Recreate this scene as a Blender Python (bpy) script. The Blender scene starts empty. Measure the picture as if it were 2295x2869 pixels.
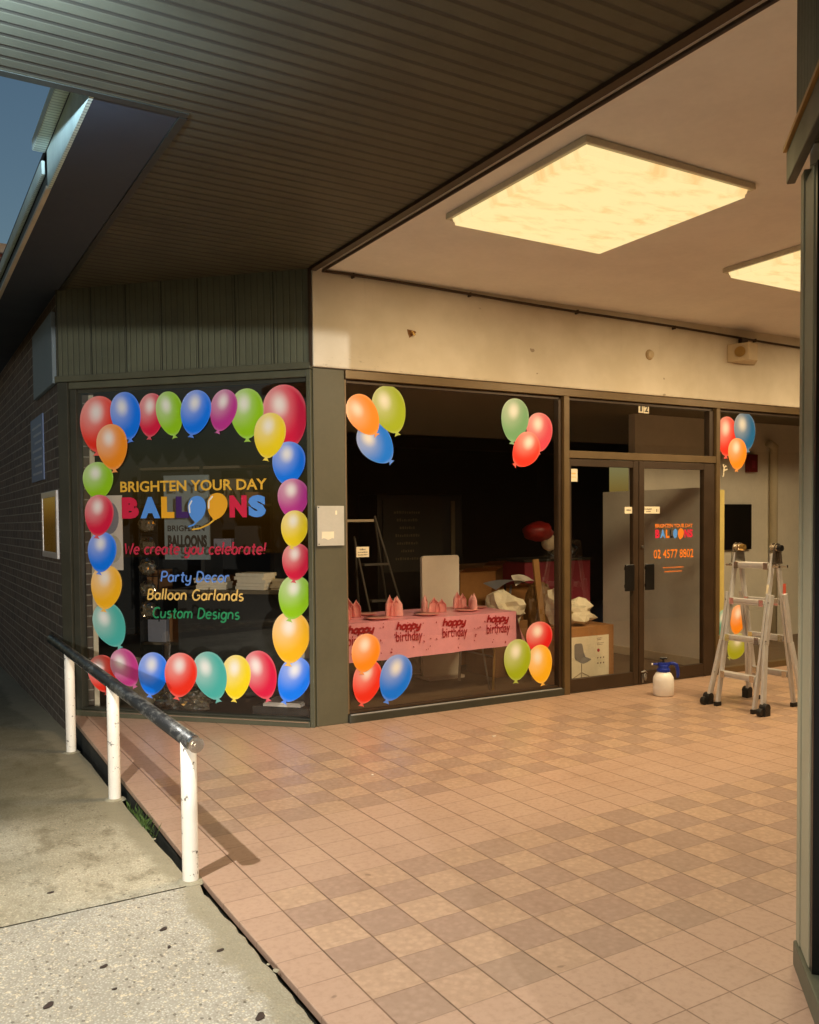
import bpy, bmesh, math, random
from mathutils import Vector, Matrix, noise as mnoise
random.seed(7)
sc = bpy.context.scene
COL = sc.collection
rad = math.radians
S2 = math.sqrt(.5)

# ------------------------------------------------------------------ camera
cam = bpy.data.cameras.new('camera')
cam.sensor_fit = 'HORIZONTAL'; cam.sensor_width = 36.0
cam.lens = 36.0 * 2440.41 / 2295.0
cam.shift_y = (1548.7 - 1434.5) / 2295.0
cam.clip_start = .05; cam.clip_end = 400
camo = bpy.data.objects.new('camera', cam); COL.objects.link(camo)
yaw, pitch, roll = .53353, -.035, -.00891
fw = Vector((math.sin(yaw)*math.cos(pitch), math.cos(yaw)*math.cos(pitch), math.sin(pitch)))
rt = Vector((math.cos(yaw), -math.sin(yaw), 0)); up = rt.cross(fw)
r2 = math.cos(roll)*rt + math.sin(roll)*up; u2 = -math.sin(roll)*rt + math.cos(roll)*up
m = Matrix((r2, u2, -fw)).transposed().to_4x4(); m.translation = Vector((-2.651, -5.877, 1.5136))
camo.matrix_world = m
sc.camera = camo

# ------------------------------------------------------------------ night sky
w = bpy.data.worlds.new('World'); sc.world = w; w.use_nodes = True
wn = w.node_tree; bg = wn.nodes['Background']
sky = wn.nodes.new('ShaderNodeTexSky'); sky.sky_type = 'NISHITA'; sky.sun_disc = False
sky.ozone_density = 2.0; sky.sun_elevation = rad(2.2); sky.sun_rotation = rad(200)
wn.links.new(sky.outputs[0], bg.inputs[0]); bg.inputs[1].default_value = .15
vs = sc.view_settings
vs.view_transform = 'Standard'; vs.look = 'None'; vs.exposure = 0; vs.gamma = 1; vs.use_curve_mapping = False
PANEL_W = 62.0      # warm ceiling panels
SPOT_W = 510.0      # cool lamp under the awning
FLOOD_W = 3300.0
UP_W = 420.0         # added uplight by the awning lamp, stands in for lens glare    # cool floodlight across the street

# ------------------------------------------------------------------ helpers
def srgb(r, g, b):
    f = lambda c: (c/255/12.92) if c/255 <= .04045 else ((c/255+.055)/1.055)**2.4
    return (f(r), f(g), f(b), 1)

class MB:
    """collects shapes for ONE mesh object"""
    def __init__(s): s.v = []; s.f = []
    def add(s, vs_, fs_):
        o = len(s.v); s.v += [tuple(p) for p in vs_]; s.f += [tuple(i+o for i in q) for q in fs_]; return s
    def box(s, x0, x1, y0, y1, z0, z1):
        v = [(x0,y0,z0),(x1,y0,z0),(x1,y1,z0),(x0,y1,z0),(x0,y0,z1),(x1,y0,z1),(x1,y1,z1),(x0,y1,z1)]
        return s.add(v, [(0,3,2,1),(4,5,6,7),(0,1,5,4),(1,2,6,5),(2,3,7,6),(3,0,4,7)])
    def prism(s, poly, z0, z1):
        n = len(poly)
        v = [(x,y,z0) for x,y in poly] + [(x,y,z1) for x,y in poly]
        return s.add(v, [tuple(range(n))[::-1], tuple(range(n,2*n))] + [(i,(i+1)%n,n+(i+1)%n,n+i) for i in range(n)])
    def prism_xz(s, poly, y0, y1):
        n = len(poly)
        v = [(x,y0,z) for x,z in poly] + [(x,y1,z) for x,z in poly]
        return s.add(v, [tuple(range(n)), tuple(range(n,2*n))[::-1]] + [(i,n+i,n+(i+1)%n,(i+1)%n) for i in range(n)])
    def tube(s, pts, r, n=12, cap=True, flat=None):
        pts = [Vector(p) for p in pts]; R = r if isinstance(r, (list, tuple)) else [r]*len(pts)
        ring = []; prev = None
        for i, p in enumerate(pts):
            d = (pts[min(i+1,len(pts)-1)] - pts[max(i-1,0)])
            d = d.normalized() if d.length > 1e-9 else Vector((0,0,1))
            a = prev if prev is not None else (Vector((0,0,1)) if abs(d.z) < .9 else Vector((1,0,0)))
            a = a - d*a.dot(d)
            a = a.normalized() if a.length > 1e-6 else d.orthogonal().normalized()
            prev = a; b = d.cross(a)
            for k in range(n):
                t = 2*math.pi*k/n; q = p + (a*math.cos(t) + b*math.sin(t))*R[i]
                if flat is not None: q.y = flat[0] + (q.y-flat[0])*flat[1]
                ring.append(q)
        fs = []
        for i in range(len(pts)-1):
            for k in range(n): fs.append((i*n+k, i*n+(k+1)%n, (i+1)*n+(k+1)%n, (i+1)*n+k))
        if cap: fs += [tuple(range(n))[::-1], tuple(range((len(pts)-1)*n, len(pts)*n))]
        return s.add(ring, fs)
    def lathe(s, prof, c=(0,0,0), n=28):
        v = []
        for rr, z in prof:
            for k in range(n):
                t = 2*math.pi*k/n; v.append((c[0]+rr*math.cos(t), c[1]+rr*math.sin(t), c[2]+z))
        f = [(i*n+k, i*n+(k+1)%n, (i+1)*n+(k+1)%n, (i+1)*n+k) for i in range(len(prof)-1) for k in range(n)]
        f += [tuple(range(n))[::-1], tuple(range((len(prof)-1)*n, len(prof)*n))]
        return s.add(v, f)
    def sheet(s, fn, nu, nv):
        v = [fn(i/nu, j/nv) for j in range(nv+1) for i in range(nu+1)]
        f = [(j*(nu+1)+i, j*(nu+1)+i+1, (j+1)*(nu+1)+i+1, (j+1)*(nu+1)+i) for j in range(nv) for i in range(nu)]
        return s.add(v, f)
    def blob(s, c, rr, seed=0, amp=.25, freq=2.2, sub=3, crease=0.0):
        bm = bmesh.new(); bmesh.ops.create_icosphere(bm, subdivisions=sub, radius=1)
        for v in bm.verts:
            p = v.co.copy(); q = p*freq + Vector((seed*7.3, seed*3.1, seed))
            h = 1 + amp*mnoise.noise(q) + amp*.5*mnoise.noise(q*2.3)
            if crease: h += crease*abs(mnoise.noise(q*3.1)) - crease*.3
            v.co = Vector((c[0]+p.x*rr[0]*h, c[1]+p.y*rr[1]*h, c[2]+p.z*rr[2]*h))
        s.add([v.co for v in bm.verts], [tuple(x.index for x in f.verts) for f in bm.faces]); bm.free(); return s

def mesh(name, mb):
    me = bpy.data.meshes.new(name); me.from_pydata(mb.v, [], mb.f); me.validate()
    bm = bmesh.new(); bm.from_mesh(me); bmesh.ops.recalc_face_normals(bm, faces=bm.faces); bm.to_mesh(me); bm.free()
    return me

def obj(name, mb, mat, parent=None, loc=(0,0,0), rot=(0,0,0), bevel=0, smooth=False):
    me = mb if isinstance(mb, bpy.types.Mesh) else mesh(name, mb)
    o = bpy.data.objects.new(name, me); COL.objects.link(o)
    if mat: 
        if len(me.materials) == 0: me.materials.append(mat)
        else: me.materials[0] = mat
    o.location = loc; o.rotation_euler = rot
    if parent: o.parent = parent
    if smooth:
        for p in me.polygons: p.use_smooth = True
    if bevel:
        b = o.modifiers.new('bevel', 'BEVEL'); b.width = bevel; b.segments = 2; b.limit_method = 'ANGLE'; b.angle_limit = rad(40)
    return o

def tag(o, label, cat, group=None):
    o['label'] = label; o['category'] = cat
    if group: o['group'] = group
    return o
def thing(name, label, cat, loc=(0,0,0), rotz=0, group=None):
    o = bpy.data.objects.new(name, None); COL.objects.link(o); o.empty_display_size = .1
    o.location = loc; o.rotation_euler = (0,0,rotz); return tag(o, label, cat, group)
def structure(o): o['kind'] = 'structure'; return o
def dup(root, loc=None, rotz=None, label=None):
    r = root.copy(); COL.objects.link(r)
    if loc is not None: r.location = loc
    if rotz is not None: r.rotation_euler = (0,0,rotz)
    if label: r['label'] = label
    for ch in root.children:
        c = ch.copy(); COL.objects.link(c); c.parent = r
        for g in ch.children:
            d = g.copy(); COL.objects.link(d); d.parent = c
    return r

# ------------------------------------------------------------------ materials
class NT:
    def __init__(s, name):
        s.m = bpy.data.materials.new(name); s.m.use_nodes = True; s.t = s.m.node_tree
        s.p = s.t.nodes['Principled BSDF']; s.out = s.t.nodes['Material Output']
    def n(s, typ, **kw):
        nd = s.t.nodes.new(typ)
        for k, v in kw.items():
            if k in nd.inputs.keys() if isinstance(k, str) else False: pass
            setattr(nd, k, v)
        return nd
    def l(s, a, b): s.t.links.new(a, b)
    def math(s, op, a, b=None, c=None):
        nd = s.t.nodes.new('ShaderNodeMath'); nd.operation = op
        for i, x in enumerate((a, b, c)):
            if x is None: continue
            if isinstance(x, (int, float)): nd.inputs[i].default_value = x
            else: s.l(x, nd.inputs[i])
        return nd.outputs[0]
    def mix(s, f, a, b):
        nd = s.t.nodes.new('ShaderNodeMix'); nd.data_type = 'RGBA'
        for i, x in ((0, f), (6, a), (7, b)):
            if isinstance(x, (int, float)): nd.inputs[i].default_value = x
            elif isinstance(x, (tuple, list)): nd.inputs[i].default_value = x if len(x) == 4 else (*x, 1)
            else: s.l(x, nd.inputs[i])
        return nd.outputs[2]
    def coord(s, which='Object'): return s.t.nodes.new('ShaderNodeTexCoord').outputs[which]
    def scaled(s, vec, sc_):
        nd = s.t.nodes.new('ShaderNodeVectorMath'); nd.operation = 'MULTIPLY'; s.l(vec, nd.inputs[0]); nd.inputs[1].default_value = sc_; return nd.outputs[0]
    def noise(s, vec, scale, detail=4, rough=.55, dist=0):
        nd = s.t.nodes.new('ShaderNodeTexNoise'); nd.inputs['Scale'].default_value = scale; nd.inputs['Detail'].default_value = detail
        nd.inputs['Roughness'].default_value = rough; nd.inputs['Distortion'].default_value = dist; s.l(vec, nd.inputs['Vector']); return nd.outputs[0]
    def ramp(s, f, lo, hi):
        nd = s.t.nodes.new('ShaderNodeMapRange'); nd.inputs[1].default_value = lo; nd.inputs[2].default_value = hi
        nd.interpolation_type = 'SMOOTHSTEP'; s.l(f, nd.inputs[0]); return nd.outputs[0]
    def bump(s, h, strength, dist=.01):
        nd = s.t.nodes.new('ShaderNodeBump'); nd.inputs['Strength'].default_value = strength; nd.inputs['Distance'].default_value = dist
        s.l(h, nd.inputs['Height']); s.l(nd.outputs[0], s.p.inputs['Normal'])
    def sep(s, vec):
        nd = s.t.nodes.new('ShaderNodeSeparateXYZ'); s.l(vec, nd.inputs[0]); return nd.outputs
    def comb(s, x, y, z):
        nd = s.t.nodes.new('ShaderNodeCombineXYZ')
        for i, q in enumerate((x, y, z)):
            if isinstance(q, (int, float)): nd.inputs[i].default_value = q
            else: s.l(q, nd.inputs[i])
        return nd.outputs[0]

def painted(name, col, rough=.5, var=.18, scale=6, metal=0, bump=.05, dirt=None, spec=.5):
    """plain surface with uneven tone, a little dirt and a faint bump"""
    N = NT(name); c = N.coord()
    a = N.noise(c, scale, 5); b = N.noise(c, scale*9, 3)
    k = N.math('ADD', N.math('MULTIPLY', a, .7), N.math('MULTIPLY', b, .3))
    lo = tuple(x*(1-var) for x in col[:3]); hi = tuple(min(1, x*(1+var)) for x in col[:3])
    base = N.mix(N.ramp(k, .3, .7), lo, hi)
    if dirt:
        d = N.ramp(N.noise(c, dirt[1], 6, .7), dirt[2], dirt[2]+.08)
        base = N.mix(d, base, dirt[0])
    N.l(base, N.p.inputs['Base Color']); N.p.inputs['Metallic'].default_value = metal
    N.p.inputs['Specular IOR Level'].default_value = spec
    N.l(N.math('ADD', N.math('MULTIPLY', a, .25), rough-.12), N.p.inputs['Roughness'])
    if bump: N.bump(b, bump, .004)
    return N.m

def tile_material():
    N = NT('floor_tiles'); c = N.coord(); x, y, z = N.sep(c)
    A = N.math('DIVIDE', N.math('ADD', x, 1.5828), .2); B = N.math('DIVIDE', N.math('ADD', y, 2.3592), .18594)
    Af = N.math('FLOOR', A); Bf = N.math('FLOOR', B)
    cell = N.comb(Af, Bf, 0)
    wn_ = N.t.nodes.new('ShaderNodeTexWhiteNoise'); wn_.noise_dimensions = '2D'; N.l(cell, wn_.inputs['Vector'])
    rnd = wn_.outputs[0]
    wn2 = N.t.nodes.new('ShaderNodeTexWhiteNoise'); wn2.noise_dimensions = '2D'; N.l(N.comb(N.math('ADD', Af, 37.5), Bf, 0), wn2.inputs['Vector'])
    def inr(lo, hi): return N.math('MULTIPLY', N.math('GREATER_THAN', Bf, lo-.5), N.math('LESS_THAN', Bf, hi+.5))
    blk = N.math('ADD', inr(-7, -2), inr(3, 8)); blk = N.math('ADD', blk, inr(-17, -12))
    blk = N.math('MULTIPLY', blk, N.math('GREATER_THAN', Af, .5))
    par = N.math('ABSOLUTE', N.math('MODULO', N.math('ADD', Af, Bf), 2))
    fine = N.noise(c, 38, 4, .65); big = N.noise(c, 1.3, 3)
    tanc = N.mix(rnd, srgb(206,174,148), srgb(198,166,142)); gry = N.mix(rnd, srgb(187,157,138), srgb(180,153,134))
    gry = N.mix(N.math('MULTIPLY', wn2.outputs[0], .4), gry, srgb(176,146,132))
    pat = N.mix(par, gry, tanc)
    # cushioned speckle of the patterned tiles
    v = N.t.nodes.new('ShaderNodeTexVoronoi'); v.inputs['Scale'].default_value = 34; N.l(c, v.inputs['Vector'])
    pat = N.mix(N.math('MULTIPLY', N.ramp(v.outputs[0], .1, .7), .22), pat, srgb(126,104,84))
    pink = N.mix(rnd, srgb(199,167,145), srgb(191,160,139))
    base = N.mix(blk, pink, pat)
    base = N.mix(N.math('MULTIPLY', N.ramp(fine, .42, .75), .25), base, srgb(140,110,88))
    base = N.mix(N.math('MULTIPLY', N.ramp(big, .45, .75), .16), base, srgb(140,104,80))
    spots = N.ramp(N.noise(c, 9, 2, .5), .745, .765)
    base = N.mix(N.math('MULTIPLY', spots, .45), base, srgb(90,66,50))
    dA = N.math('MULTIPLY', N.math('SUBTRACT', .5, N.math('ABSOLUTE', N.math('SUBTRACT', N.math('FRACT', A), .5))), .2)
    dB = N.math('MULTIPLY', N.math('SUBTRACT', .5, N.math('ABSOLUTE', N.math('SUBTRACT', N.math('FRACT', B), .5))), .186)
    gA = N.math('SUBTRACT', 1, N.ramp(dA, .0018, .0042)); gB = N.math('SUBTRACT', 1, N.ramp(dB, .001, .003))
    gw = N.ramp(N.noise(c, 2.1, 2), .3, .7)
    gB = N.math('MULTIPLY', gB, N.math('ADD', N.math('MULTIPLY', gw, .45), .5))
    g = N.math('MAXIMUM', gA, gB)
    base = N.mix(N.math('MULTIPLY', g, .84), base, N.mix(gw, srgb(92,68,50), srgb(124,94,74)))
    stain = N.ramp(N.noise(c, 2.7, 6, .72), .56, .72); base = N.mix(N.math('MULTIPLY', stain, .22), base, srgb(122,94,74))
    scuff = N.ramp(N.noise(N.scaled(c, (3, 22, 1)), 1.4, 4, .6), .66, .74); base = N.mix(N.math('MULTIPLY', scuff, .16), base, srgb(228,206,186))
    N.l(N.scaled(base, (.86, .84, .80)), N.p.inputs['Base Color'])
    N.l(N.math('ADD', N.math('MULTIPLY', fine, .25), N.math('ADD', .22, N.math('MULTIPLY', rnd, .08))), N.p.inputs['Roughness'])
    N.p.inputs['Specular IOR Level'].default_value = .5
    h = N.math('ADD', N.math('SUBTRACT', N.math('MULTIPLY', fine, .12), g), N.math('MULTIPLY', rnd, .35))
    N.bump(h, .35, .003)
    return N.m

def concrete_material(name, c1, c2, speck, moss=0.0):
    N = NT(name); c = N.coord()
    big = N.noise(c, 1.1, 6, .6); mid = N.noise(c, 9, 5, .65)
    v = N.t.nodes.new('ShaderNodeTexVoronoi'); v.inputs['Scale'].default_value = 95; N.l(c, v.inputs['Vector'])
    v2 = N.t.nodes.new('ShaderNodeTexVoronoi'); v2.inputs['Scale'].default_value = 48; N.l(N.scaled(c, (1, .7, 1)), v2.inputs['Vector'])
    base = N.mix(N.ramp(N.math('ADD', N.math('MULTIPLY', big, .6), N.math('MULTIPLY', mid, .4)), .38, .62), c1, c2)
    peb = N.ramp(v.outputs[0], .12, .5)
    base = N.mix(N.math('MULTIPLY', peb, .45*speck), base, srgb(98,86,66))
    pale = N.ramp(N.noise(c, 70, 2), .58, .68)
    base = N.mix(N.math('MULTIPLY', pale, .75*speck), base, srgb(214,198,166))
    strk = N.ramp(N.noise(N.scaled(c, (1, .55, 1)), 84, 3, .6), .55, .68)
    base = N.mix(N.math('MULTIPLY', strk, .45*speck), base, srgb(112,98,76))
    sel = N.math('GREATER_THAN', N.sep(v2.outputs['Color'])[0], .80)
    dk = N.math('MULTIPLY', N.math('LESS_THAN', v2.outputs[0], .26), sel)
    base = N.mix(N.math('MULTIPLY', dk, .6*speck), base, srgb(72,60,48))
    if moss:
        x, y, z = N.sep(c)
        f = N.math('ADD', N.ramp(y, -2.3, .2), N.math('MULTIPLY', N.math('SUBTRACT', big, .5), 1.5))
        base = N.mix(N.math('MULTIPLY', N.ramp(f, 0, 1), moss), base, srgb(84,78,52))
        st = N.ramp(N.noise(N.scaled(c, (2.5, 1.1, 1)), 3, 5, .7), .52, .66)
        base = N.mix(N.math('MULTIPLY', st, .45), base, srgb(92,82,56))
    x, y, z = N.sep(c)
    sm = N.ramp(N.math('ADD', x, N.math('ADD', N.math('MULTIPLY', N.math('SUBTRACT', big, .5), .35), N.math('MULTIPLY', N.math('SUBTRACT', mid, .5), .10))), -1.735, -1.665)
    base = N.mix(N.math('MULTIPLY', sm, .8), base, N.mix(mid, srgb(128,120,98), srgb(160,150,124)))
    N.l(base, N.p.inputs['Base Color']); N.p.inputs['Roughness'].default_value = .82
    N.p.inputs['Specular IOR Level'].default_value = .3
    N.bump(N.math('ADD', N.math('MULTIPLY', v.outputs[0], .8), mid), .5, .006)
    return N.m

def brick_material(name, c1, c2, mortar, axis):
    N = NT(name); c = N.coord(); x, y, z = N.sep(c)
    vec = N.comb(y, z, 0) if axis == 'y' else N.comb(x, z, 0)
    b = N.t.nodes.new('ShaderNodeTexBrick'); N.l(vec, b.inputs['Vector'])
    b.inputs['Color1'].default_value = c1; b.inputs['Color2'].default_value = c2; b.inputs['Mortar'].default_value = mortar
    b.inputs['Scale'].default_value = 1; b.inputs['Brick Width'].default_value = .24; b.inputs['Row Height'].default_value = .086
    b.inputs['Mortar Size'].default_value = .006; b.inputs['Mortar Smooth'].default_value = .3; b.inputs['Bias'].default_value = -.2
    n1 = N.noise(c, 24, 4)
    N.l(N.mix(N.math('MULTIPLY', N.ramp(n1, .35, .7), .5), b.outputs[0], tuple(x*.55 for x in c1[:3])), N.p.inputs['Base Color'])
    N.p.inputs['Roughness'].default_value = .85
    N.bump(N.math('SUBTRACT', N.math('MULTIPLY', n1, .4), b.outputs[1]), .7, .01)
    return N.m

def ribbed_material(name, col, axis, pitch, groove, dark, rough=.5, minor=None, bump=.8):
    """sheet cladding with pressed grooves repeating along one axis"""
    N = NT(name); c = N.coord(); a = N.sep(c)['xyz'.index(axis)]
    def grv(p, wd):
        fr = N.math('FRACT', N.math('DIVIDE', N.math('ADD', a, 50), p))
        d = N.math('MULTIPLY', N.math('SUBTRACT', .5, N.math('ABSOLUTE', N.math('SUBTRACT', fr, .5))), p)
        return N.math('SUBTRACT', 1, N.ramp(d, wd*.4, wd))
    g = grv(pitch, groove)
    n1 = N.noise(c, 3, 4); n2 = N.noise(c, 40, 3)
    slat = N.t.nodes.new('ShaderNodeTexWhiteNoise'); slat.noise_dimensions = '1D'
    N.l(N.math('FLOOR', N.math('DIVIDE', N.math('ADD', a, 50), pitch)), slat.inputs['W'])
    base = N.mix(N.ramp(n1, .3, .7), tuple(x*.86 for x in col[:3]), tuple(x*1.12 for x in col[:3]))
    base = N.mix(N.math('MULTIPLY', slat.outputs[0], .2), base, tuple(x*.6 for x in col[:3]))
    h = N.math('MULTIPLY', g, -1.0)
    if minor:
        g2 = grv(*minor); base = N.mix(N.math('MULTIPLY', g2, .35), base, dark); h = N.math('SUBTRACT', h, N.math('MULTIPLY', g2, .5))
    base = N.mix(N.math('MULTIPLY', g, .85), base, dark)
    N.l(base, N.p.inputs['Base Color']); N.l(N.math('ADD', rough-.1, N.math('MULTIPLY', n2, .2)), N.p.inputs['Roughness'])
    N.bump(h, bump, .012)
    return N.m

def glass_material(name, tint=(.95,.95,.94), gain=1.0):
    N = NT(name); t = N.t; t.nodes.remove(N.p)
    tr = t.nodes.new('ShaderNodeBsdfTransparent'); tr.inputs[0].default_value = (*tint, 1)
    gl = t.nodes.new('ShaderNodeBsdfGlossy'); gl.inputs['Roughness'].default_value = .015; gl.inputs[0].default_value = (.95,.95,.95,1)
    ge = t.nodes.new('ShaderNodeNewGeometry'); dp = t.nodes.new('ShaderNodeVectorMath'); dp.operation = 'DOT_PRODUCT'
    N.l(ge.outputs['Incoming'], dp.inputs[0]); N.l(ge.outputs['Normal'], dp.inputs[1])
    q = N.math('POWER', N.math('SUBTRACT', 1, N.math('ABSOLUTE', dp.outputs['Value'])), 5)
    sm = N.math('ADD', .75, N.math('MULTIPLY', N.noise(N.coord(), 2.3, 5, .65), .5))
    f2 = N.math('MULTIPLY', N.math('MULTIPLY', N.math('ADD', N.math('MULTIPLY', q, .95), .045), sm), 1.9*gain)
    mx = t.nodes.new('ShaderNodeMixShader'); N.l(f2, mx.inputs[0]); N.l(tr.outputs[0], mx.inputs[1]); N.l(gl.outputs[0], mx.inputs[2])
    N.l(mx.outputs[0], N.out.inputs[0]); return N.m

def balloon_print():
    """printed vinyl balloon: the object's own colour with the printed pale spot"""
    N = NT('printed_balloon'); c = N.coord(); x, y, z = N.sep(c)
    oi = N.t.nodes.new('ShaderNodeObjectInfo')
    def spot(cx, cz, rr):
        d = N.math('SQRT', N.math('ADD', N.math('POWER', N.math('SUBTRACT', x, cx), 2), N.math('POWER', N.math('SUBTRACT', z, cz), 2)))
        return N.math('SUBTRACT', 1, N.ramp(d, .02, rr))
    base = N.mix(N.math('MULTIPLY', spot(-.2, .22, .62), .38), oi.outputs['Color'], (.9,.9,.86))
    base = N.mix(N.math('MULTIPLY', spot(-.08, .2, .27), .8), base, (.97,.97,.95))
    edge = N.math('MULTIPLY', N.ramp(N.math('ADD', N.math('MULTIPLY', x, x), N.math('MULTIPLY', z, z)), .19, .27), .12)
    base = N.mix(edge, base, (.95,.93,.85))
    N.l(base, N.p.inputs['Base Color']); N.p.inputs['Roughness'].default_value = .38; N.p.inputs['Specular IOR Level'].default_value = .35
    return N.m

def flat(name, col, rough=.5, metal=0, emit=None):
    N = NT(name); N.p.inputs['Base Color'].default_value = col if len(col) == 4 else (*col, 1)
    N.p.inputs['Roughness'].default_value = rough; N.p.inputs['Metallic'].default_value = metal
    if emit: N.p.inputs['Emission Color'].default_value = (*emit[:3], 1); N.p.inputs['Emission Strength'].default_value = emit[3]
    return N.m

M = {}
M['tile'] = tile_material()
M['conc_front'] = concrete_material('aggregate_concrete', srgb(204,198,182), srgb(186,180,164), 1.0)
M['conc_ramp'] = concrete_material('mossy_concrete', srgb(212,202,176), srgb(180,170,144), .8, .75)
M['conc_edge'] = painted('trowelled_concrete', srgb(150,142,118), .75, .2, 7, bump=.2)
M['riser'] = painted('dark_concrete', srgb(52,52,44), .7, .3, 9, bump=.3)  # dark grey for the floor edge and joint filler
M['earth'] = painted('dark_ground', srgb(46,42,36), .9, .3, 2)
M['asphalt'] = painted('asphalt', (.05,.05,.05), .85, .3, 20, bump=.3)
M['brick'] = brick_material('dark_brick', srgb(98,84,70), srgb(66,58,50), srgb(150,144,128), 'y')
M['brick_red'] = brick_material('red_brick', srgb(128,76,58), srgb(100,62,50), srgb(150,140,124), 'x')
M['cream_band'] = painted('cream_render', srgb(226,214,188), .7, .05, 4, bump=.12, dirt=(srgb(128,100,66), 7, .69))
def band_material():
    N = NT('cream_render'); c = N.coord(); x, y, z = N.sep(c)
    a = N.noise(c, 2.2, 5, .6); b = N.noise(c, 45, 3)
    base = N.mix(N.ramp(a, .3, .7), srgb(208,196,172), srgb(222,211,190))
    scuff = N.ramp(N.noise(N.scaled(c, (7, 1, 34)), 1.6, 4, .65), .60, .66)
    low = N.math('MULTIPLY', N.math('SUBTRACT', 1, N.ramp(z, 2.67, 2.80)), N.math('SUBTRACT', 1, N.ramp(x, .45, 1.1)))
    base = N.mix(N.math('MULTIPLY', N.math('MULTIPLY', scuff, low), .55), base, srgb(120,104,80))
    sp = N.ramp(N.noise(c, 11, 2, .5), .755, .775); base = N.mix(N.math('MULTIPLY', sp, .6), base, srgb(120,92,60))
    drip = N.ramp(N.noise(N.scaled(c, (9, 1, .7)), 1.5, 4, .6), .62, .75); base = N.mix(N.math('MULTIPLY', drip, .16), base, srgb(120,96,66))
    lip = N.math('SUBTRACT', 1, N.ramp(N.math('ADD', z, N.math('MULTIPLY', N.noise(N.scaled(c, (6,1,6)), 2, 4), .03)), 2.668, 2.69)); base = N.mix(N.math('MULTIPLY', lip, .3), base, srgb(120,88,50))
    N.l(base, N.p.inputs['Base Color']); N.p.inputs['Roughness'].default_value = .75; N.bump(N.math('ADD', N.math('MULTIPLY', b, .4), a), .12, .006); return N.m
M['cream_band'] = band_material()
M['ceiling'] = painted('white_ceiling', srgb(230,224,214), .75, .05, 2.5, bump=.06, dirt=(srgb(150,124,90), 5, .72))
M['soffit'] = ribbed_material('slatted_soffit', srgb(86,82,62), 'y', .085, .016, srgb(52,46,34), .62, None, .32)
M['fascia'] = ribbed_material('ribbed_fascia', srgb(92,94,74), 'x', .305, .007, srgb(40,42,32), .55, (.0505, .006))
M['fascia_pale'] = ribbed_material('pale_ribbed_metal', srgb(214,228,208), 'y', .03, .004, srgb(110,126,112), .5)
M['bronze'] = painted('bronze_aluminium', srgb(104,84,54), .42, .1, 5, metal=.25, bump=.02)
M['bronze_dark'] = painted('dark_bronze', srgb(62,46,30), .45, .12, 5, metal=.25, bump=.02)
M['greenframe'] = painted('olive_painted_metal', srgb(86,86,68), .45, .1, 5, metal=.1, bump=.03)
M['darkframe'] = painted('dark_olive_metal', srgb(60,60,50), .45, .12, 5, metal=.1, bump=.03)
M['column'] = painted('olive_brown_paint', srgb(80,74,52), .55, .1, 3, bump=.08, dirt=(srgb(70,62,44), 12, .72))
M['pale_olive'] = painted('pale_olive_paint', srgb(150,144,118), .5, .08, 4, bump=.04)  # paler olive for the opposite shop's posts
M['glass'] = glass_material('window_glass')
M['plaster'] = painted('interior_plaster', srgb(204,192,164), .8, .08, 3)
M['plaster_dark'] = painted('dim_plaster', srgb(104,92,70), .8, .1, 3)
M['partition'] = painted('white_partition', srgb(236,230,214), .7, .05, 3)
M['shopfloor'] = painted('brown_vinyl', srgb(92,74,52), .5, .15, 6)
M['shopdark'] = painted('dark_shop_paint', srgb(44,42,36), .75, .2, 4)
M['cream'] = painted('cream_plastic', srgb(196,176,140), .5, .06, 8)
M['white_paint'] = painted('chipped_white_paint', srgb(232,226,212), .45, .04, 8, bump=.12, dirt=(srgb(74,66,58), 24, .60))
M['white'] = painted('white_board', srgb(226,216,200), .5, .04, 4)
M['white_trim'] = painted('white_trim', srgb(205,196,172), .55, .08, 6)
M['paper'] = painted('paper', srgb(228,216,186), .8, .06, 8)
M['card'] = painted('cardboard', srgb(166,116,64), .85, .12, 5, bump=.08)
M['card_dark'] = painted('old_cardboard', srgb(132,92,52), .85, .14, 5, bump=.08)
M['pink'] = painted('pink_plastic_cloth', srgb(246,166,180), .36, .06, 5, bump=.1)
M['pink_paper'] = painted('pink_napkin', srgb(244,178,174), .8, .08, 30)
M['pink_plate'] = painted('pink_plate', srgb(238,170,160), .4, .04, 8)
M['crimson_ink'] = flat('crimson_ink', srgb(168,24,34), .5)
M['maroon'] = painted('maroon_laminate', srgb(150,44,62), .5, .1, 4)
M['alu'] = painted('brushed_aluminium', srgb(208,206,204), .32, .06, 14, metal=.3, bump=.02)
M['alu_bright'] = painted('polished_aluminium', srgb(226,218,204), .2, .05, 14, metal=.95, bump=0)
M['black_rubber'] = painted('black_rubber', srgb(22,21,20), .45, .1, 10)
M['black'] = painted('black_plastic', srgb(18,17,16), .35, .1, 10)
M['steel'] = painted('steel', srgb(150,146,138), .35, .1, 12, metal=.9)
M['gold'] = painted('brassy_steel', srgb(170,136,76), .35, .1, 12, metal=.8)
M['navy'] = painted('blue_plastic', srgb(22,44,140), .35, .06, 10)
M['bottle'] = painted('white_polyethylene', srgb(240,234,226), .4, .03, 5)
M['timber'] = painted('pine_timber', srgb(150,108,56), .7, .12, 9)
M['batten'] = painted('pale_yellow_timber', srgb(214,194,116), .6, .08, 6)
M['balloon'] = balloon_print()
M['grey_plastic'] = painted('grey_plastic', srgb(140,140,146), .5, .06, 8)
M['leafdark'] = painted('dark_leaf', srgb(58,44,36), .6, .2, 30)
M['grass'] = painted('grass_blade', srgb(72,96,40), .6, .3, 40)
M['clear'] = glass_material('clear_plastic', (.8,.8,.78), 2.6)
M['bag_contents'] = painted('dull_plastic_bag', srgb(128,118,98), .35, .3, 14, bump=.5)
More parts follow.
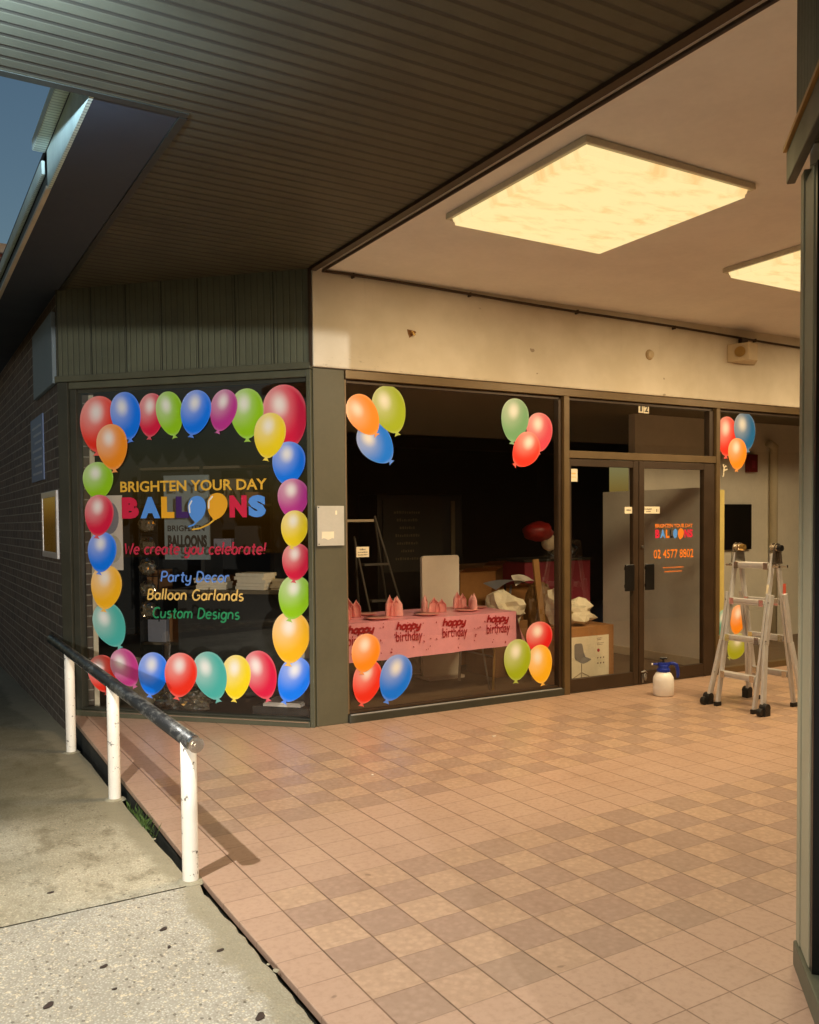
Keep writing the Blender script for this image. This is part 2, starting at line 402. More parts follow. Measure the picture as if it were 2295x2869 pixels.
M['bundle'] = painted('brown_wrapped_bundle', srgb(122,88,48), .4, .35, 12, bump=.6)

def rail_material():
    N = NT('worn_black_rail'); c = N.coord(); n1 = N.noise(N.scaled(c, (1, .35, 1)), 16, 6, .7); n2 = N.noise(N.scaled(c, (1, .25, 1)), 60, 3)
    wear = N.ramp(N.math('ADD', N.math('MULTIPLY', n1, .7), N.math('MULTIPLY', n2, .3)), .47, .6)
    N.l(N.mix(wear, srgb(40,40,40), srgb(124,123,118)), N.p.inputs['Base Color'])
    N.l(N.math('MULTIPLY', wear, .55), N.p.inputs['Metallic']); N.l(N.math('SUBTRACT', .42, N.math('MULTIPLY', wear, .1)), N.p.inputs['Roughness'])
    N.bump(n1, .15, .003); return N.m
M['rail'] = rail_material()

def diffuser_material():
    N = NT('marbled_light_diffuser'); c = N.coord()
    n1 = N.noise(N.scaled(c, (2.0, 4.6, .01)), 2.2, 5, .6, .4)
    col = N.mix(N.ramp(n1, .47, .72), (1.0, .80, .37), (1.0, .61, .23))
    N.p.inputs['Base Color'].default_value = (.12,.1,.06,1)
    N.l(col, N.p.inputs['Emission Color']); N.p.inputs['Emission Strength'].default_value = 1.0
    return N.m
M['diffuser'] = diffuser_material()
M['lens'] = flat('lamp_lens', (.9,.95,1), .4, 0, (.62,.78,1.0,24.0))

# ------------------------------------------------------------------ frames of reference
# world origin: foot of the shop's corner; +x along the arcade shopfront, +y into the shop
WR = rad(-1.4)            # the arcade shopfront is not quite square to the tiles
CR = rad(-45)             # the splayed corner window
def tx(x): return -2.651 + (x+2.651)*(1-.0244*max(0, x)/5.877)   # measured on the square line, moved onto the turned front
def wallp(x, off, z):
    x = tx(x)
    return wallp0(x, off, z)
def wallp0(x, off, z):     # point on the arcade shopfront: off metres inwards
    return Vector((x*math.cos(WR) - off*math.sin(WR), x*math.sin(WR) + off*math.cos(WR), z))
def champ(t, off, z):     # point on the corner window: t metres left of the corner
    return Vector((-S2*t + S2*off, S2*t + S2*off, z))

# ------------------------------------------------------------------ ground
g = MB().box(-60, 60, -60, 60, -1.2, -.9); structure(obj('ground', g, M['earth']))
road = MB().box(-40, 40, -24, -7.6, -.45, -.14); structure(obj('road', road, M['asphalt']))
def edge_x(y): return -1.56 + max(0, (y+2.4))*.02
tf = [(edge_x(-9), -9), (13, -9), (13, -.22), (.05, .12), (-1.36, 1.53), (edge_x(1.62), 1.62)]
tf += [(edge_x(y), y) for y in (.8, 0, -.8, -1.6, -2.4, -4)]
structure(obj('tiled_floor', MB().prism(tf, -.03, 0), M['tile'], bevel=.004))
ri = [(x + (.012 if x < -1 else 0), y) for x, y in tf]
structure(obj('floor_plinth', MB().prism(ri, -.6, -.032), M['riser']))
# footpath: level slab in front, ramp beyond the joint
def crumble(y, k): return .018*mnoise.noise(Vector((y*2.2, k, 0))) + .012*mnoise.noise(Vector((y*9, k, 3)))
fp = MB(); ys = [-7.4 + i*.05 for i in range(103)]
poly = [(-6, -7.4)] + [(-6+.05*i, -2.290 + .007*mnoise.noise(Vector((i*.31, 4, 2)))) for i in range(88)] + [(-1.584 + crumble(y, 1)*1.3 + (.012*mnoise.noise(Vector((y*22, 2, 0)))), y) for y in reversed(ys) if y <= -2.29]
structure(obj('footpath', MB().prism(poly, -.5, -.006), M['conc_front'], bevel=.006))
def ramp_z(y): return -.008 - .036*max(0, y+2.27)
structure(obj('joint_filler', MB().box(-6, -1.6, -2.30, -2.27, -.3, -.016), M['riser']))
rp = MB(); n = 60
rows = []
for i in range(n+1):
    y = -2.281 + (i/n)**1.4*16
    rows.append((y, min(edge_x(min(y, 1.5)) - .05, -1.50) + crumble(y, 5)*.7 if y < 1.4 else -1.49))
v = []
for y, xe in rows: v += [(-6, y, ramp_z(y)), (-2.6, y, ramp_z(y)), (xe-.14, y, ramp_z(y)), (xe, y, ramp_z(y)), (xe, y, -.9)]
f = [(i*5+k, i*5+k+1, (i+1)*5+k+1, (i+1)*5+k) for i in range(n) for k in range(4)]
f.append((4, 3, 2, 1, 0))
rp.add(v, f); rp.add([(-6,-2.281,-.5), (-1.6,-2.281,-.5), (-1.6,-2.281,ramp_z(-2.281)), (-6,-2.281,ramp_z(-2.281))], [(0,1,2,3)])
structure(obj('ramp', rp, M['conc_ramp']))

# ------------------------------------------------------------------ handrail
hr = thing('handrail', 'low handrail with worn black rail on three chipped white posts', 'handrail', (-1.6, 0, 0))
for y in (-2.235, -.74, .70):
    zb = ramp_z(y) if y > -2.27 else -.006
    obj('post', MB().tube([(0, y, zb-.05), (0, y, zb), (0, y, .3), (0, y, .597)], .034, 24), M['white_paint'], hr, smooth=False)
    for p in hr.children[-1].data.polygons: p.use_smooth = len(p.vertices) == 4
    obj('mortar_collar', MB().lathe([(.062, -.004), (.050, .006), (.036, .009), (.034, .009)], (0, y, zb), 18), M['conc_edge'], hr)
rl = obj('rail', MB().tube([(0, -2.325, .6), (0, -1, .604), (0, 0, .606), (0, 1.52, .61)], .0345, 28), M['rail'], hr)
for p in rl.data.polygons: p.use_smooth = len(p.vertices) == 4
cap = MB().tube([(0, -2.327, .6), (0, -2.35, .6)], [.0345, .033], 28)
cap.tube([(0, -2.351, .6), (0, -2.356, .6)], .0215, 24); cap.tube([(0, -2.357, .6), (0, -2.361, .6)], .010, 20)
obj('end_cap', cap, M['alu_bright'], rl)

# ------------------------------------------------------------------ corner shop
shop = thing('corner_shop', 'corner party shop with splayed balloon window and bronze arcade shopfront', 'shop')
ROTW = (0, 0, WR); ROTC = (0, 0, CR)
# arcade side, local x along the front
obj('corner_column', MB().box(.012, .268, .0, .14, 0, 2.652), M['column'], shop, rot=ROTW, bevel=.004)
fr = MB()
fr.box(.27, 9, -.02, .07, 2.588, 2.652)                       # head
fr.box(2.374, 2.436, -.03, .075, 0, 2.586)                    # mullion
fr.box(2.438, 4.318, -.026, .07, 2.058, 2.122)                # transom
fr.box(4.32, 4.372, -.03, .075, 0, 2.586)
fr.box(4.374, 9, -.028, .07, 0, .062)
fr.box(.27, .284, .004, .07, .064, 2.586)
obj('window_frame', fr, M['bronze'], shop, rot=ROTW, bevel=.003)
obj('window_sill', MB().box(.27, 2.372, -.028, .07, .0, .056), M['darkframe'], shop, rot=ROTW, bevel=.003)
obj('sill_strip', MB().box(.29, 2.36, -.012, .004, .0565, .061), M['alu'], shop, rot=ROTW)
fi = MB()
fi.box(.294, 2.372, .02, .068, 2.56, 2.586); fi.box(2.335, 2.372, .0, .066, .064, 2.558); fi.box(2.438, 4.318, .015, .068, 2.56, 2.586)
fi.box(4.19, 4.318, -.012, .066, 0, 2.056); fi.box(4.25, 4.318, .0, .066, 2.124, 2.558); fi.box(4.374, 9, .02, .068, 2.56, 2.586)
fi.box(.294, 2.334, .012, .066, .064, .082)
obj('window_rebate', fi, M['bronze_dark'], shop, rot=ROTW, bevel=.002)
def pane(name, x0, x1, z0, z1, y, rot=ROTW, parent=None):
    return obj(name, MB().add([(x0,y,z0),(x1,y,z0),(x1,y,z1),(x0,y,z1)], [(0,1,2,3)]), M['glass'], parent or shop, rot=rot)
pane('window_glass', .28, 2.36, .05, 2.575, .032); pane('window_glass', 2.44, 4.3, 2.1, 2.575, .032); pane('window_glass', 4.36, 9, .05, 2.575, .032)
# two door leaves
for nm, x0, x1, hs in (('left', 2.442, 3.276, 1), ('right', 3.284, 4.186, -1)):
    d = MB(); sw = .066
    d.box(x0, x0+(.022 if nm == 'left' else sw), -.018, .03, .008, 2.052); d.box(x1-(sw if nm == 'left' else .03), x1, -.018, .03, .008, 2.052)
    a, b = x0+(.022 if nm == 'left' else sw), x1-(sw if nm == 'left' else .03)
    d.box(a, b, -.015, .028, 1.99, 2.05); d.box(a, b, -.015, .028, .008, .125)
    leaf = obj('door', d, M['bronze_dark'], shop, rot=ROTW, bevel=.002)
    pane('door_glass', a-.004, b+.004, .11, 2.0, .006, rot=(0,0,0), parent=leaf)
    hx = (3.095, 3.206) if nm == 'left' else (3.354, 3.462)
    h = MB().box(hx[0], hx[1], -.038, -.022, .872, 1.112); h.box(hx[0]+.02, hx[1]-.02, -.022, .005, .9, .93); h.box(hx[0]+.02, hx[1]-.02, -.022, .005, 1.06, 1.09)
    obj('push_plate', h, M['black'], leaf, bevel=.003)
obj('lock_cylinder', MB().tube([(3.32, -.02, 1.27), (3.32, -.034, 1.27)], .014, 16), M['steel'], shop, rot=ROTW)
lock = MB(); lock.box(3.312, 3.33, -.03, -.018, .02, .10)
lock.blob((3.345, -.035, .075), (.018, .014, .035), 3, .3); lock.tube([(3.3, -.03, .12), (3.33, -.05, .128), (3.37, -.03, .11)], .007, 8)
obj('door_lock', lock, M['steel'], shop, rot=ROTW)
# rendered band over the shopfront with its browner bottom edge
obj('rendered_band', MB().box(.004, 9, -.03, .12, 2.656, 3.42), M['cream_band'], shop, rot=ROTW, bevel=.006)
# splayed corner window, local x = -t
cf = MB()
cf.box(-.034, .0, -.022, .1, 0, 2.636)
cf.box(-2.028, -.036, -.015, .08, 2.585, 2.636); cf.box(-2.028, -.036, -.03, .08, 0, .045)
obj('corner_frame', cf, M['greenframe'], shop, rot=ROTC, bevel=.003)
cd = MB(); cd.box(-2.12, -2.03, -.03, .09, 0, 2.636); cd.box(-2.026, -1.972, -.004, .08, .047, 2.583); cd.box(-1.97, -.038, .026, .078, 2.555, 2.583)
cd.box(-1.97, -.038, .0, .078, .047, .06)
obj('corner_frame_rebate', cd, M['darkframe'], shop, rot=ROTC, bevel=.002)
obj('sill_strip', MB().box(-1.96, -.045, -.034, -.0305, .036, .043), M['alu_bright'], shop, rot=ROTC)
pane('corner_glass', -1.98, -.03, .04, 2.575, .03, rot=ROTC)
fa = MB().box(-2.125, -.0, -.02, .1, 2.69, 3.42); obj('corner_fascia', fa, M['fascia'], shop, rot=ROTC)
obj('fascia_trim', MB().box(-2.14, .004, -.034, .1, 2.640, 2.688), M['greenframe'], shop, rot=ROTC, bevel=.004)
obj('fascia_corner', MB().box(-.006, .012, -.034, .1, 2.66, 3.36), M['bronze_dark'], shop, rot=ROTC)
# brick side wall along the lane, upper storey, roof and inside walls
obj('brick_wall', MB().box(-1.5, -1.28, 1.53, 14, -.9, 3.4), M['brick'], shop)
obj('upper_wall', MB().box(-1.46, 9, 6.0, 6.3, 3.44, 4.86), M['brick_red'], shop)
obj('parapet_coping', MB().box(-1.50, 9.05, 5.95, 6.34, 4.862, 4.98), M['white_trim'], shop, bevel=.01)
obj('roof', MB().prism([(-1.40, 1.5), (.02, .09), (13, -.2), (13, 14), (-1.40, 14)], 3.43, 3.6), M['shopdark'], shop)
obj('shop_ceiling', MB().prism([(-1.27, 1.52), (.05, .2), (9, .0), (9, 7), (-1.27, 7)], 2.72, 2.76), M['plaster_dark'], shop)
obj('shop_floor', MB().prism([(-1.27, 1.5), (.06, .17), (9, -.05), (9, 7), (-1.27, 7)], -.02, .004), M['shopfloor'], shop)
obj('side_lining', MB().box(-1.278, -1.24, 1.52, 7, .0, 2.72), M['plaster'], shop)
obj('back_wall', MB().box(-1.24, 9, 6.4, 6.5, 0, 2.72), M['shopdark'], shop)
pt = MB().box(4.40, 4.50, .22, 1.66, .0, 1.84); obj('partition', pt, M['partition'], shop, bevel=.004)
obj('skirting', MB().box(4.388, 4.399, .22, 1.66, .0, .09), M['plaster'], shop)
obj('rear_partition', MB().box(4.6, 9, 1.35, 1.45, 0, 2.72), M['partition'], shop)
obj('vent_pipe', MB().tube([(6.95, 1.29, 0), (6.95, 1.29, 2.3), (6.93, 1.27, 2.42), (6.80, 1.25, 2.46)], .05, 12), M['plaster'], shop, smooth=True)

# ------------------------------------------------------------------ arcade ceiling
structure(obj('ceiling', MB().box(.03, 13, -9, .0, 3.364, 3.43), M['ceiling']))
obj_c = thing('conduit', 'dark conduit clipped along the top of the cream wall', 'conduit')
pts = [(.07, -.06, 3.345)] + [(x, -.0244*x - .055, 3.35 - .0155*x + .004*math.sin(x*2.2)) for x in [i*.25 for i in range(1, 30)]]
obj('pipe', MB().tube([(.07, -9, 3.345), (.07, -.09, 3.345)] + pts, .011, 10), M['bronze_dark'], obj_c, smooth=True)
for x in (.32, 1.35, 2.45, 3.6, 4.7):
    obj('clip', MB().box(x-.006, x+.006, -.0244*x-.068, -.0244*x-.03, 3.33-.0155*x, 3.362-.0155*x), M['bronze_dark'], obj_c)

def ceiling_light(x, y, label):
    t = thing('ceiling_light', label, 'ceiling light', (x, y, 3.362), 0, 'square ceiling light panels')
    a, b = .618, .592
    fm = MB()
    for q in (-1, 1):
        fm.box(min(q*a, q*b), max(q*a, q*b), -a, a, -.034, 0); fm.box(-b+.0005, b-.0005, min(q*b, q*a), max(q*b, q*a), -.034, -.0005)
    obj('frame', fm, M['white_trim'], t, bevel=.004)
    def dz(u, v):
        px, py = (u-.5)*2*b, (v-.5)*2*b; e = max(abs(px), abs(py))/b
        return (px*.997, py*.997, -.030 - .042*min(1, (1-e)/.024) - .004*(1-e))
    us = [0, .006, .012] + [.012+.976*i/24 for i in range(1, 24)] + [.988, .994, 1]
    df = MB(); k = len(us)
    df.add([dz(u, v) for v in us for u in us], [(j*k+i, j*k+i+1, (j+1)*k+i+1, (j+1)*k+i) for j in range(k-1) for i in range(k-1)])
    obj('diffuser', df, M['diffuser'], t)
    L = bpy.data.lights.new('panel_lamp', 'AREA'); L.shape = 'SQUARE'; L.size = .7; L.energy = PANEL_W; L.color = (1.0, .755, .44); L.spread = rad(154)
    lo = bpy.data.objects.new('panel_lamp', L); COL.objects.link(lo); lo.location = (0, 0, -.20); lo.rotation_euler = (rad(18), 0, 0); lo.parent = t
    return t
ceiling_light(.865, -2.05, 'square warm marbled ceiling light nearest the dark slatted soffit')
ceiling_light(3.27, -2.09, 'square warm marbled ceiling light cut off by the right post')
ceiling_light(5.68, -2.11, 'square warm ceiling light further along the arcade, past the right post')

# ------------------------------------------------------------------ awning over the footpath
aw = thing('awning', 'dark slatted street awning with pale ribbed edge and gutter', 'awning')
so = [(.0, -7.2), (.0, -.03), (-1.46, 1.42), (-1.46, -1.95), (-6, -1.95), (-6, -7.2)]
obj('soffit', MB().prism(so, 3.36, 3.40), M['soffit'], aw)
obj('edge_trim', MB().box(-.028, .024, -7.2, -.05, 3.338, 3.36), M['bronze_dark'], aw)
obj('step_trim', MB().box(-6, -1.462, -1.948, -1.90, 3.357, 3.46), M['darkframe'], aw)
obj('eave_trim', MB().box(-1.492, -1.455, -1.898, 9, 3.356, 3.44), M['darkframe'], aw)
obj('eave_soffit', MB().box(-1.86, -1.494, -1.898, 14, 3.362, 3.40), painted('glare_blue_soffit', srgb(62,68,76), .6, .08, 3), aw)  # blue of the lamp glare put into the paint colour
obj('ribbed_edge', MB().box(-1.88, -1.862, -1.898, -.70, 3.362, 3.565), M['fascia_pale'], aw)
obj('gutter', MB().box(-1.95, -1.882, -1.898, -.66, 3.567, 3.63), M['fascia_pale'], aw, bevel=.006)
obj('lower_gutter', MB().box(-1.905, -1.882, -.655, 14, 3.45, 3.53), M['fascia_pale'], aw, bevel=.006)
obj('edge_board', MB().box(-1.878, -1.862, -.698, 14, 3.38, 3.448), M['darkframe'], aw)
obj('drip_edge', MB().box(-1.888, -1.862, -.698, 14, 3.36, 3.378), M['white_trim'], aw)
obj('awning_roof', MB().prism([(.0, -7.2), (.0, -.03), (-1.46, 1.42), (-1.46, 14), (-1.86, 14), (-1.86, -1.9), (-6, -1.9), (-6, -7.2)], 3.62, 3.66), M['shopdark'], aw)
obj('light_cutoff_board', MB().box(-6, -1.5, -7.3, -7.22, 2.255, 3.66), M['darkframe'], aw)  # unseen board added to cut the floodlight at the fascia's shade line

# lamp under the awning, just outside the frame: throws the handrail's shadow
lp = thing('awning_lamp', 'round cool white lamp fixed under the street awning', 'lamp', (-2.76, -2.92, 3.36))
obj('rod', MB().tube([(0,0,0),(0,0,-.02)], .05, 16), M['white_trim'], lp)
obj('shade', MB().lathe([(.045,-.253),(.045,-.241),(.10,-.241),(.10,-.253)], n=28), M['white_trim'], lp)
obj('hanger', MB().tube([(.07,0,-.02),(.07,0,-.241)], .006, 8), M['white_trim'], lp); obj('hanger', MB().tube([(-.07,0,-.02),(-.07,0,-.241)], .006, 8), M['white_trim'], lp)
obj('lens', MB().lathe([(.06, -.2575), (.055, -.2685), (.04, -.275), (.0, -.277)], n=28), M['lens'], lp)
L = bpy.data.lights.new('awning_lamp_light', 'SPOT'); L.energy = SPOT_W; L.color = (1.0, .965, .90); L.spot_size = rad(134); L.spot_blend = .35; L.shadow_soft_size = .022
lo = bpy.data.objects.new('awning_lamp_light', L); COL.objects.link(lo); lo.location = (0, 0, -.285); lo.parent = lp
L = bpy.data.lights.new('added_glow_uplight', 'SPOT'); L.energy = UP_W; L.color = (.5, .72, 1.0); L.spot_size = rad(172); L.spot_blend = .1; L.shadow_soft_size = .02  # added uplight, imitates the lamp's glare on soffit and eave
lo = bpy.data.objects.new('added_glow_uplight', L); COL.objects.link(lo); lo.location = (0, 0, -.20); lo.rotation_euler = (rad(180), 0, 0); lo.parent = lp
# floodlight across the street
fl = thing('floodlight', 'low cool floodlight on a stand across the street', 'floodlight', (-3.94, -13, -.14))
obj('stand', MB().tube([(0, .2, 0), (0, .2, 1.75)], .03, 12), M['black'], fl); obj('head', MB().box(-.2, .2, .1, .2, 1.72, 2.06), M['black'], fl, bevel=.01)
L = bpy.data.lights.new('floodlight_light', 'SPOT'); L.energy = FLOOD_W; L.color = (1.0, .98, .93); L.spot_size = rad(50); L.spot_blend = .3; L.shadow_soft_size = .035
lo = bpy.data.objects.new('floodlight_light', L); COL.objects.link(lo); lo.location = (0, .24, 1.89); lo.rotation_euler = (rad(90), 0, rad(-15)); lo.parent = fl

# ------------------------------------------------------------------ opposite shop (right edge of the picture)
op = thing('opposite_shop', 'neighbouring shop corner with ribbed fascia and olive window post', 'shop', (-.04, -4.03, 0), rad(-135))
# local x runs along its splayed front away from the arcade, local y into the shop
obj('corner_post', MB().box(.02, .075, -.008, .12, .09, 2.64), M['pale_olive'], op, bevel=.004)
obj('window_post', MB().box(.077, .215, -.004, .12, .09, 2.6), M['pale_olive'], op, bevel=.004)
obj('kick_board', MB().box(.015, 2.1, -.016, .14, 0, .088), M['greenframe'], op, bevel=.006)
obj('head_board', MB().box(.004, 2.1, -.05, -.022, 2.62, 2.725), M['darkframe'], op, bevel=.004)
obj('head_trim', MB().box(-.002, 2.1, -.06, -.022, 2.727, 2.742), M['gold'], op)
obj('fascia', MB().box(.005, 2.1, -.02, .12, 2.744, 3.359), M['fascia'], op)
obj('side_trim', MB().box(.216, .25, .0, .12, .09, 2.6), M['black'], op)
obj('glass', MB().add([(.25,.03,.09),(2.1,.03,.09),(2.1,.03,2.6),(.25,.03,2.6)], [(0,1,2,3)]), M['glass'], op)
obj('blind', MB().box(.25, 2.1, .16, .18, .09, 2.6), painted('pale_blue_blind', srgb(150,166,176), .7, .06, 5), op)
w2 = MB().box(.0, 12, -.3, -.1, 0, .5)
op2 = obj('arcade_front', MB().add([(0.02,-4.06,0),(13,-4.06,0),(13,-4.06,2.62),(.02,-4.06,2.62)], [(0,1,2,3)]), M['bronze_dark'], None)
op2.parent = op; op2.matrix_parent_inverse = Matrix.LocRotScale(op.location, op.rotation_euler, None).inverted()
op3 = obj('arcade_band', MB().box(.0, 13, -4.3, -4.03, 2.66, 3.36), M['cream_band'], None)
op3.parent = op; op3.matrix_parent_inverse = op2.matrix_parent_inverse.copy()
op5 = obj('lane_wall', MB().prism([(-1.525,-5.50),(-1.30,-5.28),(-1.30,-7.2),(-1.525,-7.2)], 0, 3.355), M['brick'], None)
op5.parent = op; op5.matrix_parent_inverse = op2.matrix_parent_inverse.copy()
op4 = obj('shop_body', MB().prism([(.12,-4.3),(13,-4.3),(13,-7.2),(-1.3,-7.2),(-1.3,-5.7)], 0, 3.355), M['shopdark'], None)
op4.parent = op; op4.matrix_parent_inverse = op2.matrix_parent_inverse.copy()
ew = obj('arcade_end_wall', MB().box(13, 13.2, -9, 3, -.1, 3.5), M['plaster']); structure(ew)

# ------------------------------------------------------------------ printed balloons on the glass
def balloon_mesh():
    pts = []
    n = 44
    for i in range(n):
        a = 2*math.pi*i/n; z = math.cos(a); x = math.sin(a)
        x *= .5*(1 + .13*z - .05*(1-z*z)*0); z2 = .5*z
        if z < -.55: z2 -= .02*((-.55-z)/.45)**2
        pts.append((x, z2))
    # open the bottom for the knot
    i0 = n//2
    knot = [(.05, -.508), (.045, -.525), (.105, -.588), (.05, -.578), (-.05, -.578), (-.105, -.588), (-.045, -.525), (-.05, -.508)]
    poly = pts[:i0] + knot + pts[i0+1:]
    mb = MB().prism_xz(poly, -.0005, .0)
    return mesh('balloon_decal', mb)
BAL = balloon_mesh()
COLS = dict(red=srgb(240,50,30), blue=srgb(8,124,255), crimson=srgb(220,28,70), green=srgb(150,208,24), magenta=srgb(190,54,150), yellow=srgb(244,218,30),
            orange=srgb(252,150,30), amber=srgb(252,190,30), teal=srgb(74,180,172), pink=srgb(196,60,140), olive=srgb(164,186,26), sage=srgb(112,170,120),
            rose=srgb(222,66,92), scarlet=srgb(224,32,34), steel=srgb(24,108,176), lime=srgb(170,180,34))
first = [True]
def balloon(frame, name_col, x, z, wd, ht, kx, kz, layer, label, group):
    o = bpy.data.objects.new('balloon_decal', BAL); COL.objects.link(o)
    if first[0]: BAL.materials.append(M['balloon']); first[0] = False
    if frame == 'corner': x, kx = -x, -kx
    ax, az = x-kx, z-kz; L_ = math.hypot(ax, az); tilt = math.atan2(ax, az)
    tilt = max(-.75, min(.75, tilt))
    sy = max(ht*.95, min(ht*1.1, L_/.535))
    off = .030 - .0035 - layer*.0012
    if frame != 'corner': z = 1.5136 + (z-1.5136)*(1-.0244*x/5.877)
    p = champ(-x, off, z) if frame == 'corner' else wallp(x, off, z)
    o.location = p; o.rotation_euler = (0, tilt, CR if frame == 'corner' else WR); o.scale = (wd*(1-.12*abs(math.sin(2*tilt))), 1, sy)
    o.color = COLS[name_col]
    return tag(o, label, 'balloon decal', group)
G1 = 'printed balloons bordering the corner window'
CH = [('red',1.792,2.31,.341,.441,1.81,2.079,1,'large red balloon decal in the top left corner of the window'),
('blue',1.547,2.365,.273,.344,1.513,2.172,4,'blue balloon decal beside the large red one, second along the top'),
('crimson',1.328,2.362,.233,.316,1.347,2.186,2,'crimson balloon decal tucked between blue and green in the top row'),
('green',1.167,2.367,.237,.321,1.131,2.19,3,'green balloon decal between crimson and blue in the top row'),
('blue',.948,2.366,.266,.325,.987,2.19,6,'blue balloon decal between green and magenta in the top row'),
('magenta',.718,2.373,.233,.304,.764,2.212,5,'magenta balloon decal between blue and green in the top row'),
('green',.526,2.342,.271,.365,.525,2.145,4,'larger green balloon decal beside magenta, near the top right'),
('crimson',.218,2.312,.361,.45,.168,2.07,1,'largest crimson balloon decal in the top right window corner'),
('yellow',.344,2.172,.262,.322,.375,1.997,6,'yellow balloon decal overlapping the largest crimson balloon'),
('orange',1.673,2.127,.278,.336,1.656,1.94,5,'orange balloon decal overlapping the large red balloon'),
('blue',.196,1.961,.269,.314,.219,1.793,5,'blue balloon decal above the magenta one on the right side'),
('magenta',.164,1.702,.25,.276,.179,1.55,6,'magenta balloon decal between blue and yellow on the right side'),
('yellow',.156,1.476,.222,.259,.179,1.335,7,'small yellow balloon decal between magenta and crimson'),
('crimson',.147,1.23,.229,.262,.167,1.084,6,'crimson balloon decal between yellow and green on the right side'),
('green',.164,.965,.271,.312,.205,.795,5,'bright green balloon decal above the big amber one'),
('amber',.197,.666,.307,.367,.22,.462,4,'big amber balloon decal above the bottom right blue balloon'),
('blue',.179,.348,.274,.32,.259,.17,2,'blue balloon decal in the bottom right window corner'),
('crimson',.444,.375,.277,.357,.39,.187,3,'crimson balloon decal between yellow and blue in the bottom row'),
('yellow',.648,.35,.244,.32,.667,.172,4,'yellow balloon decal between teal and crimson in the bottom row'),
('teal',.861,.354,.297,.345,.801,.166,5,'teal balloon decal between red and yellow in the bottom row'),
('red',1.115,.35,.288,.328,1.151,.17,6,'red balloon decal between blue and teal in the bottom row'),
('blue',1.355,.351,.27,.319,1.385,.175,4,'blue balloon decal between pink and red in the bottom row'),
('pink',1.599,.39,.265,.308,1.52,.245,3,'pink balloon decal just above the black handrail'),
('red',1.803,.336,.271,.31,1.768,.183,2,'red balloon decal crossed by the handrail, bottom left'),
('green',1.808,1.866,.272,.293,1.81,1.712,2,'green balloon decal above the crimson one on the left side'),
('crimson',1.802,1.592,.265,.317,1.826,1.422,6,'crimson balloon decal between green and blue on the left side'),
('blue',1.784,1.303,.264,.31,1.812,1.136,5,'blue balloon decal between crimson and amber on the left side'),
('amber',1.753,1.026,.283,.338,1.778,.842,4,'amber balloon decal above the teal one on the left side'),
('teal',1.729,.727,.306,.327,1.645,.55,3,'teal balloon decal tilting towards the pink one, lower left')]
for q in CH: balloon('corner', *q, G1)
G2 = 'printed balloon clusters on the arcade windows'
WA = [('orange',.436,2.333,.281,.30,.545,2.186,5,'orange balloon decal overlapping olive and blue, beside the column top'),
('olive',.666,2.389,.306,.349,.729,2.204,4,'olive green balloon decal, highest of the cluster by the column'),
('blue',.542,2.125,.317,.32,.671,1.985,3,'blue balloon decal under the orange and olive ones by the column'),
('sage',1.878,2.37,.29,.344,1.849,2.18,4,'sage green balloon decal, highest of the cluster near the doors'),
('rose',2.143,2.28,.28,.329,2.128,2.106,3,'rose pink balloon decal between sage green and red'),
('red',1.995,2.122,.3,.293,1.869,1.983,5,'red balloon decal, lowest of the upper cluster near the doors'),
('orange',.433,.518,.254,.292,.399,.366,6,'orange balloon decal in front of the pink tablecloth'),
('red',.444,.296,.259,.328,.396,.123,3,'red balloon decal beneath the orange one at the window foot'),
('blue',.694,.301,.3,.335,.616,.122,5,'blue balloon decal beneath the pink tablecloth at the window foot'),
('scarlet',2.134,.507,.282,.272,2.128,.361,3,'scarlet balloon decal above olive and amber beside the door'),
('olive',1.892,.336,.285,.345,1.875,.152,5,'olive balloon decal beneath the corner of the pink cloth'),
('amber',2.142,.276,.265,.31,2.166,.101,4,'amber balloon decal beneath the scarlet one beside the door'),
('red',4.531,2.346,.289,.378,4.517,2.142,3,'red balloon decal right of the doors beside the steel blue one'),
('steel',4.802,2.408,.322,.37,4.841,2.214,4,'steel blue balloon decal right of the doors'),
('orange',4.686,2.176,.271,.297,4.674,2.012,5,'orange balloon decal, lowest of the cluster right of the doors'),
('orange',4.707,.499,.25,.273,4.66,.351,5,'orange balloon decal seen between the ladder rungs'),
('lime',4.683,.225,.29,.25,4.566,.105,4,'lime balloon decal seen through the ladder below the orange one'),
('teal',4.456,.476,.175,.265,4.39,.344,3,'teal balloon decal half hidden behind the ladder leg')]
for q in WA: balloon('arcade', *q, G2)

